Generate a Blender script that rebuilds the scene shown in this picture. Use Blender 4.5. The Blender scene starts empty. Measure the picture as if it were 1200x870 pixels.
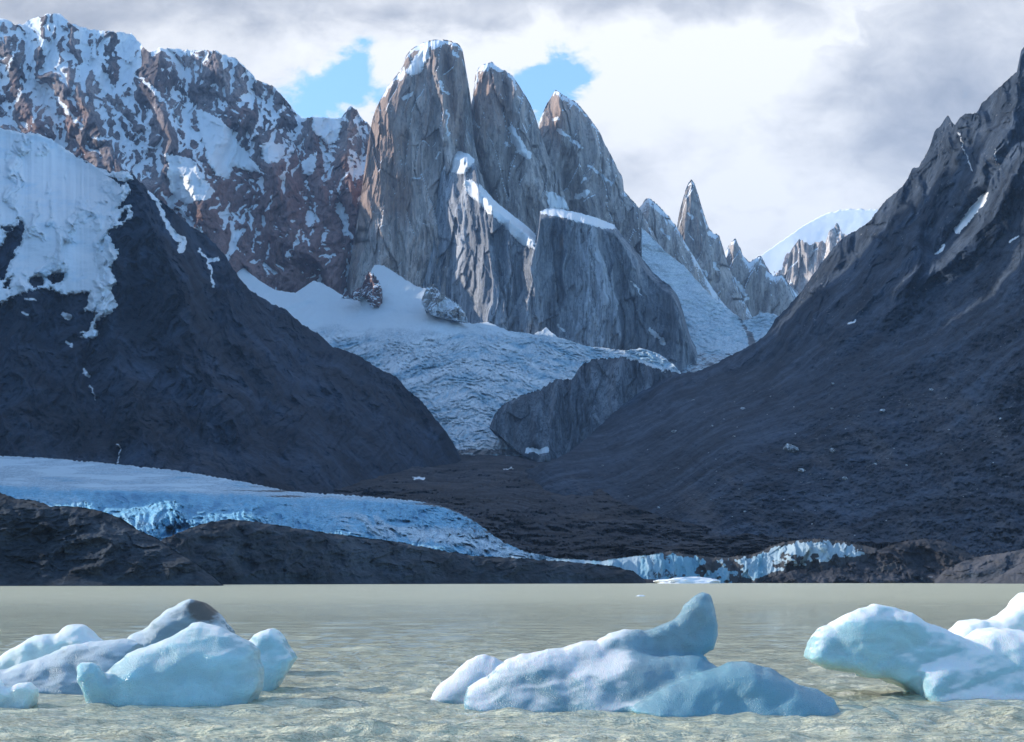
import bpy, bmesh, math, random
import numpy as np
from mathutils import Vector, noise as mnoise

F32 = np.float32
FPX, HZ, CX, CAMH = 1900.0, 680.0, 600.0, 2.5      # focal length in photo pixels, horizon row, centre column, eye height
SC = bpy.context.scene
COL = SC.collection
rng = np.random.RandomState(7)
random.seed(7)

# ------------------------------------------------------------------ noise
def _h(ix, iy, seed):
    h = (ix.astype(np.int64) * 374761393 + iy.astype(np.int64) * 668265263 + seed * 1442695041) & 0xffffffff
    h = ((h ^ (h >> 13)) * 1274126177) & 0xffffffff
    h = ((h ^ (h >> 16)) * 2246822519) & 0xffffffff
    return ((h ^ (h >> 15)) & 0xffffff).astype(F32) / F32(0xffffff)

def perlin(x, y, seed=0):
    x = np.asarray(x, F32); y = np.asarray(y, F32)
    ix = np.floor(x); iy = np.floor(y)
    fx = x - ix; fy = y - iy
    u = fx * fx * fx * (fx * (fx * 6 - 15) + 10); v = fy * fy * fy * (fy * (fy * 6 - 15) + 10)
    def g(a, b):
        t = _h(ix + a, iy + b, seed) * F32(2 * math.pi)
        return np.cos(t) * (fx - a) + np.sin(t) * (fy - b)
    n0 = g(0, 0) * (1 - u) + g(1, 0) * u
    n1 = g(0, 1) * (1 - u) + g(1, 1) * u
    return (n0 * (1 - v) + n1 * v) * F32(1.45)

def fbm(x, y, o=5, gain=.5, lac=2.03, seed=0):
    s = 0; a = 1.0
    for i in range(o):
        s = s + a * perlin(x, y, seed + i * 17); a *= gain
        x = x * lac + 3.7; y = y * lac - 1.3
    return s

def ridged(x, y, o=5, gain=.5, lac=2.07, seed=0):
    s = 0; a = 1.0; w = 1.0
    for i in range(o):
        n = 1 - np.abs(perlin(x, y, seed + i * 31)); n = n * n * w
        w = np.clip(n * 1.6, 0, 1); s = s + a * n; a *= gain
        x = x * lac + 5.1; y = y * lac + 2.9
    return s

def worley(x, y, seed=0):
    """F1, F2, random of the nearest cell (two values), offset to its point"""
    x = np.asarray(x, F32); y = np.asarray(y, F32)
    ix = np.floor(x); iy = np.floor(y)
    f1 = np.full(x.shape, 9, F32); f2 = f1.copy(); r1 = np.zeros(x.shape, F32); r2 = r1.copy(); ox = r1.copy(); oy = r1.copy()
    for a in (-1, 0, 1):
        for b in (-1, 0, 1):
            cx = ix + a; cy = iy + b
            dx = x - (cx + _h(cx, cy, seed + 1)); dy = y - (cy + _h(cx, cy, seed + 2))
            d = np.sqrt(dx * dx + dy * dy)
            c = d < f1
            f2 = np.where(c, f1, np.minimum(f2, d))
            r1 = np.where(c, _h(cx, cy, seed + 3), r1); r2 = np.where(c, _h(cx, cy, seed + 4), r2)
            ox = np.where(c, dx, ox); oy = np.where(c, dy, oy)
            f1 = np.where(c, d, f1)
    return f1, f2, r1, r2, ox, oy

def facets(u, v, seed=0):
    """broken planar blocks, about -1..1"""
    f1, f2, a, b, ox, oy = worley(u, v, seed)
    return (a - .5) * 1.1 + (b - .5) * 1.8 * ox + (_h(np.floor(a * 9999), np.floor(b * 9999), seed) - .5) * 1.4 * oy

def sstep(a, b, x):
    t = np.clip((x - a) / (b - a), 0, 1); return t * t * (3 - 2 * t)

def seg_dist(px, py, pts):
    d = np.full(px.shape, 1e9, F32)
    for (x0, y0), (x1, y1) in zip(pts[:-1], pts[1:]):
        ax, ay = x1 - x0, y1 - y0; l = ax * ax + ay * ay + 1e-9
        t = np.clip(((px - x0) * ax + (py - y0) * ay) / l, 0, 1)
        d = np.minimum(d, np.hypot(px - x0 - t * ax, py - y0 - t * ay))
    return d

def poly_sd(px, py, pts):
    """distance to a polygon's edge, positive inside"""
    q = list(pts) + [pts[0]]
    d = seg_dist(px, py, q); ins = np.zeros(px.shape, bool)
    for (x0, y0), (x1, y1) in zip(q[:-1], q[1:]):
        if y0 == y1: continue
        c = (y0 > py) != (y1 > py)
        ins ^= c & (px < (x1 - x0) * (py - y0) / (y1 - y0) + x0)
    return np.where(ins, d, -d)

def rbf(ctrl):
    P = np.array([(a, b) for a, b, _ in ctrl], float) / 300.0; v = np.array([c for _, _, c in ctrl], float)
    n = len(P)
    def phi(r2): return np.where(r2 > 1e-12, .5 * r2 * np.log(r2 + 1e-12), 0)
    A = np.zeros((n + 3, n + 3))
    A[:n, :n] = phi(((P[:, None] - P[None]) ** 2).sum(-1)) + np.eye(n) * 1e-3
    A[:n, n] = 1; A[:n, n + 1:] = P; A[n, :n] = 1; A[n + 1:, :n] = P.T
    w = np.linalg.solve(A, np.r_[v, 0, 0, 0])
    def f(px, py):
        X = px / 300.0; Y = py / 300.0
        s = w[n] + w[n + 1] * X + w[n + 2] * Y
        for i in range(n): s = s + w[i] * phi((X - P[i, 0]) ** 2 + (Y - P[i, 1]) ** 2)
        return s
    return f

# ------------------------------------------------------------------ objects
def tag(o, label=None, cat=None, group=None, kind=None):
    if label: o['label'] = label
    if cat: o['category'] = cat
    if group: o['group'] = group
    if kind: o['kind'] = kind
    return o

def mesh_obj(name, verts, quads, mat, attrs=None, smooth=True, parent=None, origin=True):
    verts = np.asarray(verts, np.float64); quads = np.asarray(quads, np.int32)
    org = np.zeros(3)
    if origin:
        org = np.array([(verts[:, 0].min() + verts[:, 0].max()) / 2, (verts[:, 1].min() + verts[:, 1].max()) / 2, max(verts[:, 2].min(), 0)])
    me = bpy.data.meshes.new(name)
    k = quads.shape[1]
    me.vertices.add(len(verts)); me.vertices.foreach_set('co', (verts - org).astype(F32).ravel())
    me.loops.add(quads.size); me.loops.foreach_set('vertex_index', quads.ravel())
    me.polygons.add(len(quads))
    me.polygons.foreach_set('loop_start', np.arange(0, quads.size, k, dtype=np.int32))
    me.polygons.foreach_set('loop_total', np.full(len(quads), k, np.int32))
    me.polygons.foreach_set('use_smooth', np.full(len(quads), smooth, bool))
    for an, av in (attrs or {}).items():
        at = me.attributes.new(an, 'FLOAT', 'POINT'); at.data.foreach_set('value', np.asarray(av, F32).ravel())
    me.update(calc_edges=True); me.validate()
    me.materials.append(mat)
    o = bpy.data.objects.new(name, me); COL.objects.link(o); o.location = org
    if parent: o.parent = parent
    return o

def world(px, py, d):
    return np.stack([(px - CX) / FPX * d, d, CAMH + (HZ - py) / FPX * d], -1)

def prof(pts):
    a = np.array(pts, float); return lambda x: np.interp(x, a[:, 0], a[:, 1])

RELIEFS = {}
class Relief:
    """a mountain-sized body: a front surface with its own relief and a back slope that falls to the ground behind"""
    def __init__(s, px0, px1, top, bot, depth, relief, step=1.15, ny=None, jag=(0, 1), seed=0, D=None, round_edge=None, ridges=(), back=1.0, power=1.0):
        nx = int((px1 - px0) / step) + 1
        px = np.linspace(px0, px1, nx)
        T = prof(top)(px); B = prof(bot)(px)
        T = T - jag[0] * (ridged(px / jag[1], px * 0 + seed, 4, .55, seed=seed) - .9) - jag[0] * .5 * perlin(px / jag[1] * 5.3, px * 0, seed + 3)
        B = np.maximum(B, T + 1.0)
        ny = ny or int((B - T).max() / step) + 1
        t = np.linspace(0, 1, ny) ** power
        k = np.hanning(2 * int(12 / step) + 3); k /= k.sum(); pad = len(k) // 2
        Ts = np.convolve(np.pad(T, pad, mode='edge'), k, 'valid'); Ts = np.minimum(np.maximum(Ts, T), B - .5)
        tm = t[None] ** 5; TT = Ts[:, None] * (1 - tm) + T[:, None] * tm
        s.px = np.repeat(px[:, None], ny, 1); s.py = B[:, None] + (TT - B[:, None]) * t[None]
        s.nx, s.ny, s.px0, s.px1, s.T, s.B = nx, ny, px0, px1, T, B
        d = depth(s.px, s.py)
        s.D = D or float(np.median(d)); s.s = s.D / FPX
        s.U = (s.px - CX) * s.s; s.V = (HZ - s.py) * s.s
        if round_edge:
            R, w = round_edge
            ed = seg_dist(s.px, s.py, [tuple(p) for p in top])
            d = d + R * np.exp(-ed / w)
        for pts, amp, w in ridges:
            q = seg_dist(s.px + 2.5 * fbm(s.px / 22, s.py / 22, 3, seed=seed + 9), s.py, pts)
            d = d - amp * np.clip(1 - q / w, 0, 1)
        s.base = d
        s.d = d + relief(s) if relief else d
        s.back = back
    def ledge(s):
        g = np.gradient(s.d, axis=1) / np.maximum(np.abs(np.gradient(s.py, axis=1)), 1e-4) / s.s
        return g                                    # run over rise: large on ledges
    def concave(s, r=4):
        return s.d - blur(s.d, r)                   # positive in gullies
    def at(s, x, y):
        i = np.clip(np.round((x - s.px0) / (s.px1 - s.px0) * (s.nx - 1)).astype(int), 0, s.nx - 1)
        j = np.abs(s.py[i] - y).argmin() if np.isscalar(y) else None
        return s.d[i, j]
    def build(s, name, mat, attrs=None, dx=None):
        P = world(s.px, s.py, s.d)
        if dx is not None: P[..., 0] += dx
        H = (P[:, -1, 2] - P[:, 0, 2]); zb = P[:, 0, 2]
        rows = [P]
        topw = P[:, -1]
        for g, b in ((.05, .04), (.2, .2), (.45, .45), (.75, .75), (1.0, 1.0)):
            q = topw.copy(); q[:, 2] = topw[:, 2] - H * g; q[:, 1] = topw[:, 1] + np.maximum(H, 5) * b * s.back
            q[:, 0] = topw[:, 0] * (1 + (q[:, 1] - topw[:, 1]) / topw[:, 1] * 0)
            rows.append(q[:, None])
        P = np.concatenate(rows, 1); n = P.shape[1]
        idx = np.arange(s.nx * n).reshape(s.nx, n)
        q = np.stack([idx[:-1, :-1], idx[1:, :-1], idx[1:, 1:], idx[:-1, 1:]], -1).reshape(-1, 4)
        at = {}
        for k, v in (attrs or {}).items():
            v = np.broadcast_to(v, s.px.shape)
            at[k] = np.concatenate([v] + [v[:, -1:]] * 5, 1)
        return mesh_obj(name, P.reshape(-1, 3), q, mat, at)

def blur(a, r):
    for ax in (0, 1):
        p = np.pad(a, [(r + 1, r) if i == ax else (0, 0) for i in (0, 1)], mode='edge')
        c = np.cumsum(p, axis=ax)
        a = (np.take(c, range(2 * r + 1, c.shape[ax]), ax) - np.take(c, range(0, c.shape[ax] - 2 * r - 1), ax)) / (2 * r + 1)
    return a

def snow_patch(R, poly, name, mat, thick=14, warp=2.2, seed=0, soft=3, blue=0.0, cut=()):
    """a snow or ice body of its own, lying on the rock of R"""
    wx = R.px + warp * fbm(R.px / 9, R.py / 9, 4, .6, seed=seed + 50); wy = R.py + warp * fbm(R.px / 9, R.py / 9, 4, .6, seed=seed + 80)
    sd = poly_sd(wx, wy, poly)
    for c in cut: sd = np.minimum(sd, -poly_sd(wx, wy, c))
    sd = sd + 1.6 * fbm(R.px / 3.2, R.py / 3.2, 3, .7, seed=seed + 31) * sstep(7, 0, sd)
    thick = thick * .5; m = sd > -1.2
    d = np.minimum(blur(blur(R.d, soft), soft // 2 + 1), R.d + thick * .2)
    d = d - thick * (sstep(-1.2, 4, sd) ** .7) + thick * .25 * fbm(R.U / 90, R.V / 40, 4, seed=seed)
    d = np.where(sd < -.2, R.d + thick * .4, d)
    P = world(R.px, R.py, d)
    idx = np.arange(R.nx * R.ny).reshape(R.nx, R.ny)
    q = np.stack([idx[:-1, :-1], idx[1:, :-1], idx[1:, 1:], idx[:-1, 1:]], -1).reshape(-1, 4)
    mm = m.ravel(); q = q[mm[q].all(1)]
    if not len(q): return None
    u, inv = np.unique(q, return_inverse=True)
    V = P.reshape(-1, 3)[u]; q = inv.reshape(-1, 4)
    bl = (blue + .35 * fbm(R.U / 120, R.V / 45, 5, .6, seed=seed + 5)).ravel()[u]
    # a bottom sheet pushed into the rock closes the body
    return mesh_obj(name, V, q, mat, {'ice': bl})

# ------------------------------------------------------------------ node helpers
class NT:
    def __init__(s, tree): s.t = tree; s.n = tree.nodes; s.l = tree.links; s.n.clear()
    def add(s, typ, **kw):
        n = s.n.new(typ)
        for k, v in kw.items(): setattr(n, k, v)
        return n
    def put(s, sock, v):
        if v is None: return
        if hasattr(v, 'is_output') or isinstance(v, bpy.types.NodeSocket): s.l.new(v, sock)
        else: sock.default_value = v
    def math(s, op, a, b=None, c=None, clamp=False):
        n = s.add('ShaderNodeMath', operation=op, use_clamp=clamp)
        s.put(n.inputs[0], a); s.put(n.inputs[1], b); s.put(n.inputs[2], c); return n.outputs[0]
    def mix(s, f, a, b, mode='MIX'):
        n = s.add('ShaderNodeMix', data_type='RGBA', blend_type=mode); n.clamp_factor = True
        s.put(n.inputs[0], f)
        s.put(n.inputs[6], a if not isinstance(a, tuple) else (*a, 1)); s.put(n.inputs[7], b if not isinstance(b, tuple) else (*b, 1))
        return n.outputs[2]
    def noise(s, vec, scale, detail=5, rough=.55, dist=0, dim='3D', out=0):
        n = s.add('ShaderNodeTexNoise', noise_dimensions=dim)
        s.put(n.inputs['Vector'], vec); n.inputs['Scale'].default_value = scale; n.inputs['Detail'].default_value = detail
        n.inputs['Roughness'].default_value = rough; n.inputs['Distortion'].default_value = dist
        return n.outputs[out]
    def mapping(s, vec, scale=(1, 1, 1), rot=(0, 0, 0), loc=(0, 0, 0)):
        n = s.add('ShaderNodeMapping'); s.put(n.inputs[0], vec)
        n.inputs['Scale'].default_value = scale; n.inputs['Rotation'].default_value = rot; n.inputs['Location'].default_value = loc
        return n.outputs[0]
    def smooth(s, v, a, b, lo=0., hi=1.):
        n = s.add('ShaderNodeMapRange', interpolation_type='SMOOTHSTEP'); s.put(n.inputs[0], v)
        n.inputs[1].default_value = a; n.inputs[2].default_value = b; n.inputs[3].default_value = lo; n.inputs[4].default_value = hi
        return n.outputs[0]
    def lin(s, v, a, b, lo=0., hi=1.):
        n = s.add('ShaderNodeMapRange'); s.put(n.inputs[0], v)
        n.inputs[1].default_value = a; n.inputs[2].default_value = b; n.inputs[3].default_value = lo; n.inputs[4].default_value = hi
        return n.outputs[0]
    def attr(s, name):
        return s.add('ShaderNodeAttribute', attribute_name=name).outputs['Fac']
    def bump(s, h, strength, dist, normal=None):
        n = s.add('ShaderNodeBump'); s.put(n.inputs['Height'], h); n.inputs['Strength'].default_value = strength
        n.inputs['Distance'].default_value = dist; s.put(n.inputs['Normal'], normal); return n.outputs[0]

def new_mat(name):
    m = bpy.data.materials.new(name); m.use_nodes = True
    nt = NT(m.node_tree); out = nt.add('ShaderNodeOutputMaterial'); b = nt.add('ShaderNodeBsdfPrincipled')
    nt.l.new(b.outputs[0], out.inputs['Surface'])
    pos = nt.add('ShaderNodeNewGeometry').outputs['Position']
    return m, nt, b, pos, out

def rock_mat(name, dark, light, tint, grain=40., streak=.25, snow=(.88, .90, .93), bump=6., snow_noise=2.0, contrast=1.0, cracks=0., specks=0., patch=.38):
    """bare rock: two tones in vertical streaks and blotches, a third tone by the tint attribute, snow by the snow attribute"""
    m, nt, b, pos, _ = new_mat(name)
    sv = nt.mapping(pos, (1, 1, streak))
    big = nt.noise(sv, 1 / (grain * 6), 6, .6, .6)
    mid = nt.noise(sv, 1 / grain, 8, .68, .3)
    fine = nt.noise(pos, 1 / (grain * .35), 6, .7)
    f = nt.math('ADD', nt.math('MULTIPLY', big, .55), nt.math('ADD', nt.math('MULTIPLY', mid, .5), nt.math('MULTIPLY', fine, .25)))
    f = nt.smooth(f, .65 - .22 / contrast, .65 + .22 / contrast)
    c = nt.mix(f, dark, light)
    pt = nt.noise(nt.mapping(pos, (1, 1, min(.6, streak + .08)), (0, .35, 0)), 1 / (grain * 16), 7, .68, .8)
    pf = nt.smooth(pt, .36, .64, 1 - patch, 1 + patch)
    pc = nt.add('ShaderNodeVectorMath', operation='SCALE'); nt.put(pc.inputs[0], c); nt.put(pc.inputs[3], pf); c = pc.outputs[0]
    tn = nt.math('ADD', nt.attr('tint'), nt.math('MULTIPLY', nt.math('SUBTRACT', mid, .5), 1.3))
    c = nt.mix(nt.smooth(tn, .3, .8), c, nt.mix(f, tuple(x * .55 for x in tint), tint))
    if specks:
        vo = nt.add('ShaderNodeTexVoronoi'); nt.put(vo.inputs['Vector'], pos); vo.inputs['Scale'].default_value = 1 / specks; vo.inputs['Randomness'].default_value = 1.
        cs = nt.add('ShaderNodeSeparateColor'); nt.put(cs.inputs[0], vo.outputs['Color'])
        big_ = nt.smooth(nt.noise(pos, 1 / (specks * 14), 4, .6), .42, .62)
        rad_ = nt.math('MULTIPLY', nt.smooth(cs.outputs[0], .55, 1.), nt.math('MULTIPLY', big_, .34))
        c = nt.mix(nt.math('LESS_THAN', vo.outputs['Distance'], rad_), c, nt.mix(cs.outputs[1], (.10, .105, .12), (.24, .24, .25)))
    if cracks:
        wv = nt.mapping(pos, (1, 1, .045)); w2 = nt.mapping(pos, (1, 1, .16), (0, .5, 0))
        k1 = nt.math('ABSOLUTE', nt.math('SUBTRACT', nt.noise(wv, 1 / (grain * 1.1), 4, .6, .2), .5))
        k2 = nt.math('ABSOLUTE', nt.math('SUBTRACT', nt.noise(w2, 1 / (grain * 2.2), 5, .6, .2), .5))
        kk = nt.math('MULTIPLY', nt.smooth(k1, .0, .028, 1 - cracks, 1.), nt.smooth(k2, .0, .016, 1 - cracks * .8, 1.))
        c = nt.mix(kk, tuple(x * .5 for x in dark), c)
    sn = nt.math('ADD', nt.attr('snow'), nt.math('MULTIPLY', nt.math('SUBTRACT', nt.noise(pos, 1 / (grain * .5), 7, .7), .5), snow_noise * 2))
    sf = nt.smooth(sn, -.25, .45)
    c = nt.mix(sf, c, snow)
    nt.put(b.inputs['Base Color'], c); b.inputs['Roughness'].default_value = .9
    b.inputs['Specular IOR Level'].default_value = .15
    h = nt.math('ADD', mid, nt.math('MULTIPLY', fine, .5))
    h = nt.math('MULTIPLY', h, nt.math('SUBTRACT', 1., nt.math('MULTIPLY', sf, .8)))
    nt.put(b.inputs['Normal'], nt.bump(h, .7, bump))
    return m

def ice_mat(name, white, blue, deep, scale=30., bump=4., stretch=(1, 1, 1), dirt=None, rough=.55, crev=0.):
    """glacier ice or firn: white crust, blue where the ice attribute and the noise say bare ice"""
    m, nt, b, pos, _ = new_mat(name)
    sv = nt.mapping(pos, stretch)
    n = nt.noise(sv, 1 / scale, 8, .65, .8); n2 = nt.noise(sv, 1 / (scale * .3), 5, .65)
    a = nt.math('ADD', nt.attr('ice'), nt.math('MULTIPLY', nt.math('SUBTRACT', nt.math('ADD', nt.math('MULTIPLY', n, .7), nt.math('MULTIPLY', n2, .3)), .5), 1.6))
    c = nt.mix(nt.smooth(a, .0, .75), white, blue)
    c = nt.mix(nt.smooth(a, .75, 1.25), c, deep)
    if crev:
        k1 = nt.math('ABSOLUTE', nt.math('SUBTRACT', nt.noise(sv, 1 / (scale * 1.2), 5, .7, 1.2), .5)); k2 = nt.math('ABSOLUTE', nt.math('SUBTRACT', nt.noise(nt.mapping(pos, stretch, (0, 0, .9)), 1 / (scale * .7), 5, .7, .8), .5))
        kk = nt.math('MINIMUM', nt.smooth(k1, .0, .035), nt.smooth(k2, .0, .03))
        kk = nt.math('MAXIMUM', kk, nt.math('SUBTRACT', 1., nt.smooth(nt.attr('ice'), -.35, -.05)))
        c = nt.mix(nt.math('MULTIPLY', nt.math('SUBTRACT', 1., kk), crev), c, tuple(x * .45 for x in deep))
    if dirt:
        dn = nt.math('ADD', nt.attr('dirt'), nt.math('MULTIPLY', nt.math('SUBTRACT', n, .5), 1.8))
        c = nt.mix(nt.smooth(dn, .35, .65), c, dirt)
    nt.put(b.inputs['Base Color'], c); b.inputs['Roughness'].default_value = rough
    b.inputs['Specular IOR Level'].default_value = .3
    nt.put(b.inputs['Normal'], nt.bump(nt.math('ADD', n, nt.math('MULTIPLY', n2, .4)), .6, bump))
    return m

M = {}
M['granite'] = rock_mat('pale_granite', (.30, .265, .25), (.68, .60, .55), (.52, .38, .315), grain=34, streak=.10, bump=12, contrast=1.4, cracks=.65, patch=.25)
M['granite_shade'] = rock_mat('blue_shade_granite', (.17, .18, .20), (.50, .51, .54), (.5, .36, .26), grain=34, streak=.10, bump=12, contrast=1.5, cracks=.7)  # granite darkened and blued: the buttress's shade is in the colour
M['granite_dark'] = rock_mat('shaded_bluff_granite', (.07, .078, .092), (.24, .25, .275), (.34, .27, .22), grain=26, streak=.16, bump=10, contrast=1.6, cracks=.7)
M['redrock'] = rock_mat('red_brown_rock', (.13, .105, .11), (.44, .36, .345), (.40, .245, .215), grain=34, streak=.22, bump=18, contrast=1.5, cracks=.5)
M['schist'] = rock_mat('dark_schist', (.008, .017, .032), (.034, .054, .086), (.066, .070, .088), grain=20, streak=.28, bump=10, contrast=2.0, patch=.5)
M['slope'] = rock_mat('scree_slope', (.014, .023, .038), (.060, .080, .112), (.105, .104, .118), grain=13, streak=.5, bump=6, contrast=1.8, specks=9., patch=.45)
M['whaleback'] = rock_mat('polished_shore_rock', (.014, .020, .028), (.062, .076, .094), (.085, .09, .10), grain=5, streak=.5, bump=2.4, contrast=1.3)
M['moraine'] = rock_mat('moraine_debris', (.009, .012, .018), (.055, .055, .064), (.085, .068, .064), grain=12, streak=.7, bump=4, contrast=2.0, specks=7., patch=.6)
M['snow'] = ice_mat('firn_snow', (.86, .88, .90), (.62, .76, .86), (.40, .60, .74), 60, 4)
M['icefall'] = ice_mat('icefall_ice', (.82, .85, .87), (.47, .65, .75), (.22, .42, .56), 22, 8, (1, .5, 2.2), crev=.6, dirt=(.16, .15, .15))
M['tongue'] = ice_mat('glacier_tongue_ice', (.58, .70, .78), (.22, .52, .72), (.10, .32, .52), 9, 4, (1, .4, .8), crev=.75, rough=.85, dirt=(.10, .095, .10))
M['cliff'] = ice_mat('ice_cliff_ice', (.36, .46, .52), (.16, .34, .45), (.06, .17, .25), 5, 2, (1.6, 1, .2), rough=.8, dirt=(.045, .045, .05))

# ------------------------------------------------------------------ relief recipes (metres, + is away from the viewer)
def granite_relief(a=1.0, seed=0):
    def f(s):
        u = s.U + 25 * fbm(s.U / 160, s.V / 300, 3, seed=seed); v = s.V
        r = -45 * a * (ridged(u / 230, v / 1300, 3, .5, seed=seed) - .8)
        r += 34 * a * facets((u + .12 * v) / 85, v / 480, seed + 2) + 24 * a * facets((u - .15 * v) / 36, v / 170, seed + 5) - 26 * a * (ridged(u / 60, v / 500, 4, .6, seed=seed + 6) - .85)
        r += 7 * a * fbm(u / 22, v / 80, 4, .6, seed=seed + 8)
        return r
    return f

def alpine_relief(a=1.0, scale=1.0, seed=0, lo=None):
    def f(s):
        w = 60 * scale * fbm(s.U / (260 * scale), s.V / (260 * scale), 4, seed=seed + 1)
        u = s.U + w; v = s.V + .6 * w
        r = -95 * a * (ridged(u / (330 * scale), v / (720 * scale), 6, .52, seed=seed) - .85)
        r += -26 * a * (ridged(u / (95 * scale), v / (190 * scale), 5, .58, seed=seed + 4) - .85) + 9 * 1.8 * a * facets(u / (34 * scale), v / (60 * scale), seed + 6)
        r += 9 * a * fbm(u / (24 * scale), v / (34 * scale), 4, .6, seed=seed + 3)
        if lo is not None: r = r * lo(s)
        return r
    return f

def snowmask(s, polys=(), strokes=(), warp=2.5, seed=0, base=-9.0):
    wx = s.px + warp * fbm(s.px / 10, s.py / 10, 4, .6, seed=seed + 21); wy = s.py + warp * fbm(s.px / 10, s.py / 10, 4, .6, seed=seed + 22)
    m = np.full(s.px.shape, base, F32)
    for p in polys: m = np.maximum(m, poly_sd(wx, wy, p))
    for p, w in strokes: m = np.maximum(m, w - seg_dist(wx, wy, p))
    return np.clip(m, -9, 9)

STRUCT = 'structure'
# ================================================================== FAR RANGE
# far hazy snow dome behind the ridge on the right
r = Relief(840, 1120, [(840, 330), (870, 312), (895, 297), (920, 280), (948, 261), (969, 250), (990, 245), (1025, 246), (1060, 255), (1120, 290)],
           [(840, 420), (1120, 420)], lambda x, y: 12300 - (y - 250) * 24, lambda s: 60 * fbm(s.U / 500, s.V / 300, 5, seed=3), step=1.6, jag=(1.2, 12), seed=4)
sm = 3 + 0 * r.px; sm = np.minimum(sm, 3 - 6 * sstep(.35, .75, fbm(r.U / 260, r.V / 420, 5, seed=11) + (r.py - 295) / 60))
o = r.build('snow_mountain', M['redrock'], {'snow': sm, 'tint': 0.2})
tag(o, 'pale hazy snow dome showing behind the jagged ridge right of the needles', 'mountain', kind=STRUCT)

# jagged ridge between the needles and the right-hand mountain
r = Relief(868, 1010, [(868, 330), (880, 312), (892, 301), (900, 316), (906, 324), (913, 319), (920, 312), (925, 297), (937, 281), (944, 285), (951, 288), (960, 283), (967, 284), (971, 273), (981, 262), (988, 275), (1010, 285)],
           [(868, 430), (1010, 430)], lambda x, y: 9900 - (y - 280) * 3.2 - (x - 900) * 4, granite_relief(1.3, 31), jag=(2.2, 9), seed=8, step=1.0)
sm = snowmask(r, [], [([(905, 330), (890, 345)], 1.5), ([(893, 340), (898, 352)], 2)], seed=3) + 0
sm = np.maximum(sm, (r.ledge() - 1.3) * 3 - 1.2)
o = r.build('jagged_ridge', M['granite'], {'snow': sm, 'tint': .1})
tag(o, 'grey toothed rock ridge below the hazy snow dome, running down behind the dark right slope', 'mountain ridge', kind=STRUCT)

# needles right of the big towers
def needle(name, top, bot, D, seed, label, x0, x1, strokes=(), polys=(), a=.8, tint=.1, lean=1.0, rnd=(110, 7)):
    r = Relief(x0, x1, top, bot, lambda x, y: D - (y - 300) * 3.7 * .25 * lean, granite_relief(a, seed), step=.8, jag=(1.4, 7), seed=seed, round_edge=rnd)
    sm = np.maximum(snowmask(r, polys, strokes, seed=seed), (r.ledge() - .95) * 3.0 - 1.6)
    o = r.build(name, M['granite'], {'snow': sm, 'tint': tint + .3 * fbm(r.U / 200, r.V / 300, 3, seed=seed)})
    tag(o, label, 'rock spire', kind=STRUCT); return r
needle('granite_spire', [(826, 350), (838, 315), (846, 300), (850, 296), (856, 285), (862, 280), (867, 290), (871, 300), (878, 308), (886, 302), (892, 300), (899, 318), (908, 324), (916, 322), (926, 335), (940, 352)],
       [(826, 400), (870, 425), (940, 425)], 8300, 41, 'low twin-topped granite spire between the tall needle and the toothed ridge', 826, 940,
       [([(852, 322), (866, 333), (873, 345)], 2.2), ([(868, 352), (876, 350)], 2)])
needle('granite_spire', [(768, 330), (776, 300), (785, 285), (793, 268), (797, 246), (803, 225), (806, 217), (810, 211), (814, 216), (817, 225), (822, 242), (827, 258), (832, 270), (843, 277), (850, 300), (858, 322), (868, 345), (880, 368), (892, 392)],
       [(768, 380), (892, 440)], 7900, 43, 'slender grey granite needle with a pointed top, tallest of the small spires', 768, 892,
       [([(806, 250), (810, 256)], 2), ([(802, 292), (817, 312), (829, 322)], 1.3), ([(836, 310), (842, 316)], 2)])
needle('granite_spire', [(726, 300), (738, 255), (750, 243), (756, 235), (760, 232), (765, 236), (770, 240), (782, 252), (793, 266), (804, 286), (816, 305), (830, 330), (845, 352), (862, 372), (880, 392)],
       [(726, 380), (880, 440)], 7600, 47, 'dark blunt granite spire beside the shoulder of the third tower', 726, 880,
       [([(775, 268), (785, 280)], 1.2)], tint=-.2)

# ================================================================== THE THREE TOWERS
def tower(top, bot, D, seed, label, x0, x1, strokes=(), polys=(), ridges=(), tint=None, lean=.22, rnd=(100, 8), cutsnow=0):
    r = Relief(x0, x1, top, bot, lambda x, y: D - (y - 200) * 3.7 * lean, granite_relief(1.0, seed), step=.9, jag=(1.1, 8), seed=seed, round_edge=rnd, ridges=ridges)
    sm = np.maximum(snowmask(r, polys, strokes, seed=seed), (r.ledge() - .85) * 2.4 - 2.9 - cutsnow)
    tn = tint(r) if tint else 0
    o = r.build('granite_tower', M['granite'], {'snow': sm, 'tint': tn})
    tag(o, label, 'rock tower', kind=STRUCT); return r
R_std = tower([(612, 250), (622, 200), (628, 165), (633, 140), (641, 122), (647, 112), (651, 106), (656, 109), (660, 112), (668, 116), (677, 122), (688, 135), (702, 154), (712, 175), (721, 192), (730, 210), (731, 224), (740, 234), (750, 246), (760, 262), (772, 285), (785, 315), (800, 345), (815, 385)],
      [(612, 330), (700, 400), (815, 430)], 7450, 61, 'third granite tower with a slanting flat top, rightmost of the three big towers', 612, 815,
      [([(655, 152), (668, 162), (682, 173)], 2.0), ([(689, 193), (702, 203), (716, 215)], 1.6), ([(634, 132), (630, 150)], 2), ([(648, 140), (655, 138)], 2), ([(668, 115), (690, 138)], .8), ([(676, 232), (688, 224)], 3), ([(680, 214), (686, 210)], 1.5)],
      [], [([(655, 112), (672, 170), (690, 230), (700, 300)], 50, 14), ([(700, 152), (715, 215), (722, 260)], 35, 9), ([(640, 130), (660, 190), (672, 250)], -35, 9)],
      lambda s: .28 - .003 * (s.py - 200) + .35 * fbm(s.U / 140, s.V / 400, 4, seed=5))
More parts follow.
